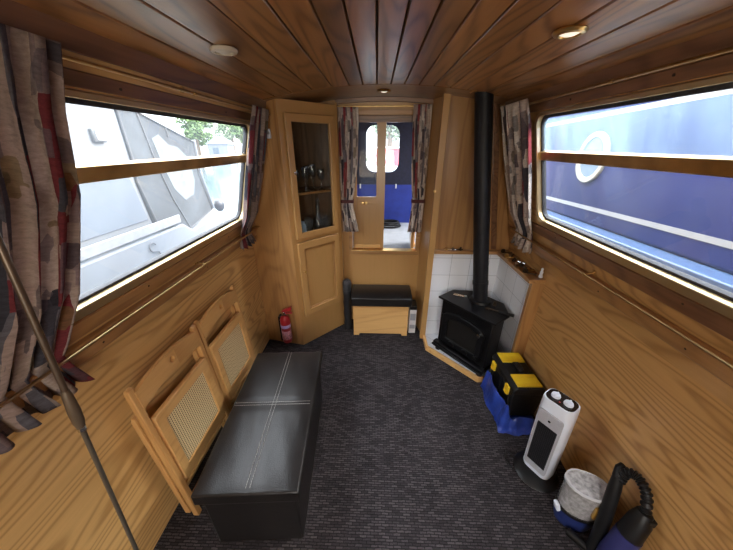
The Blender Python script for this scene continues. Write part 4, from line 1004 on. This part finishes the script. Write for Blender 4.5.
for lab, x, y, rz in (('red boat seen through the left of the bow cover window', -2.0, 19, .2), ('red boat seen through the right of the bow cover window', 1.0, 20, -.15)):
    t = thing('moored_boat', lab, 'boat', (x, y, -.3), (0, 0, rz), group='red boats beyond the bow'); t.scale = (1.6, 1.2, 1.25)
    bm = NB(); prism(bm, ((-.75,0),(.55,0),(.75,.55),(-.80,.55)), lambda a, b, d: V(a, d, b), -.9, .9); finish('hull', bm, plain('pale_hull', (.55,.60,.66), .4), t, .03, local=True)
    bm = NB(); prism(bm, ((-.70,.55),(.62,.55),(.50,1.35),(-.55,1.35)), lambda a, b, d: V(a, d, b), -.8, .8); cb = finish('cabin', bm, plain('red_boat_paint', (.48,.06,.08), .4), t, .03, local=True)
    bm = NB(); box(bm, -.68, .60, -.84, .84, 1.35, 1.43); finish('roof', bm, plain('pale_roof', (.60,.62,.64), .5), t, .02, local=True)
    bm = NB(); box(bm, -.4, .0, -.815, -.79, .8, 1.15); finish('window', bm, plain('boat_pane', (.15,.2,.25), .15), cb, local=True)

# ------------------------------------------------------------------ light
w = bpy.data.worlds.new('overcast'); sc.world = w; w.use_nodes = True
bg = w.node_tree.nodes['Background']; bg.inputs[0].default_value = (.88,.94,1.0,1)
wt = w.node_tree; tc = wt.nodes.new('ShaderNodeTexCoord'); sx = wt.nodes.new('ShaderNodeSeparateXYZ'); mr = wt.nodes.new('ShaderNodeMapRange')
mr.inputs[1].default_value = 0; mr.inputs[2].default_value = .8; mr.inputs[3].default_value = 1.6; mr.inputs[4].default_value = 15.5
wt.links.new(tc.outputs['Generated'], sx.inputs[0]); wt.links.new(sx.outputs[2], mr.inputs[0]); wt.links.new(mr.outputs[0], bg.inputs[1])   # overcast sky, brighter overhead
def area(name, loc, rot, sx, sy, power, col):
    l = bpy.data.lights.new(name, 'AREA'); l.shape = 'RECTANGLE'; l.size = sx; l.size_y = sy; l.energy = power; l.color = col
    o = bpy.data.objects.new(name, l); C.objects.link(o); o.location = loc; o.rotation_euler = rot; return o

# ------------------------------------------------------------------ camera
cam = bpy.data.cameras.new('camera'); co = bpy.data.objects.new('camera', cam); C.objects.link(co)
cam.sensor_fit = 'HORIZONTAL'; cam.sensor_width = 36; cam.lens = 280/733*36; cam.clip_start = .02; cam.clip_end = 200
co.location = (0, 0, 1.6)
co.rotation_euler = (math.pi/2 - math.atan(130/280), 0, math.atan(10.5/math.hypot(280, 130)))
sc.camera = co
area('rear_fill_light', (.1, -1.2, 1.25), (R(100), 0, 0), .9, .5, 13, (1.0,.80,.55))  # warm fill light added behind the camera, no known lamp there
sun = bpy.data.lights.new('soft_daylight', 'SUN'); sun.energy = 12; sun.angle = R(35); sun.color = (1,.95,.86)
so = bpy.data.objects.new('soft_daylight', sun); C.objects.link(so); so.rotation_euler = V(-.80, -.22, -.56).to_track_quat('-Z', 'Y').to_euler()
sc.view_settings.view_transform = 'Standard'; sc.view_settings.look = 'None'; sc.view_settings.gamma = 1; sc.view_settings.exposure = 0.25
sc.view_settings.use_curve_mapping = False
sc.cycles.max_bounces = 10; sc.cycles.diffuse_bounces = 6; sc.cycles.transparent_max_bounces = 16; sc.cycles.use_denoising = True
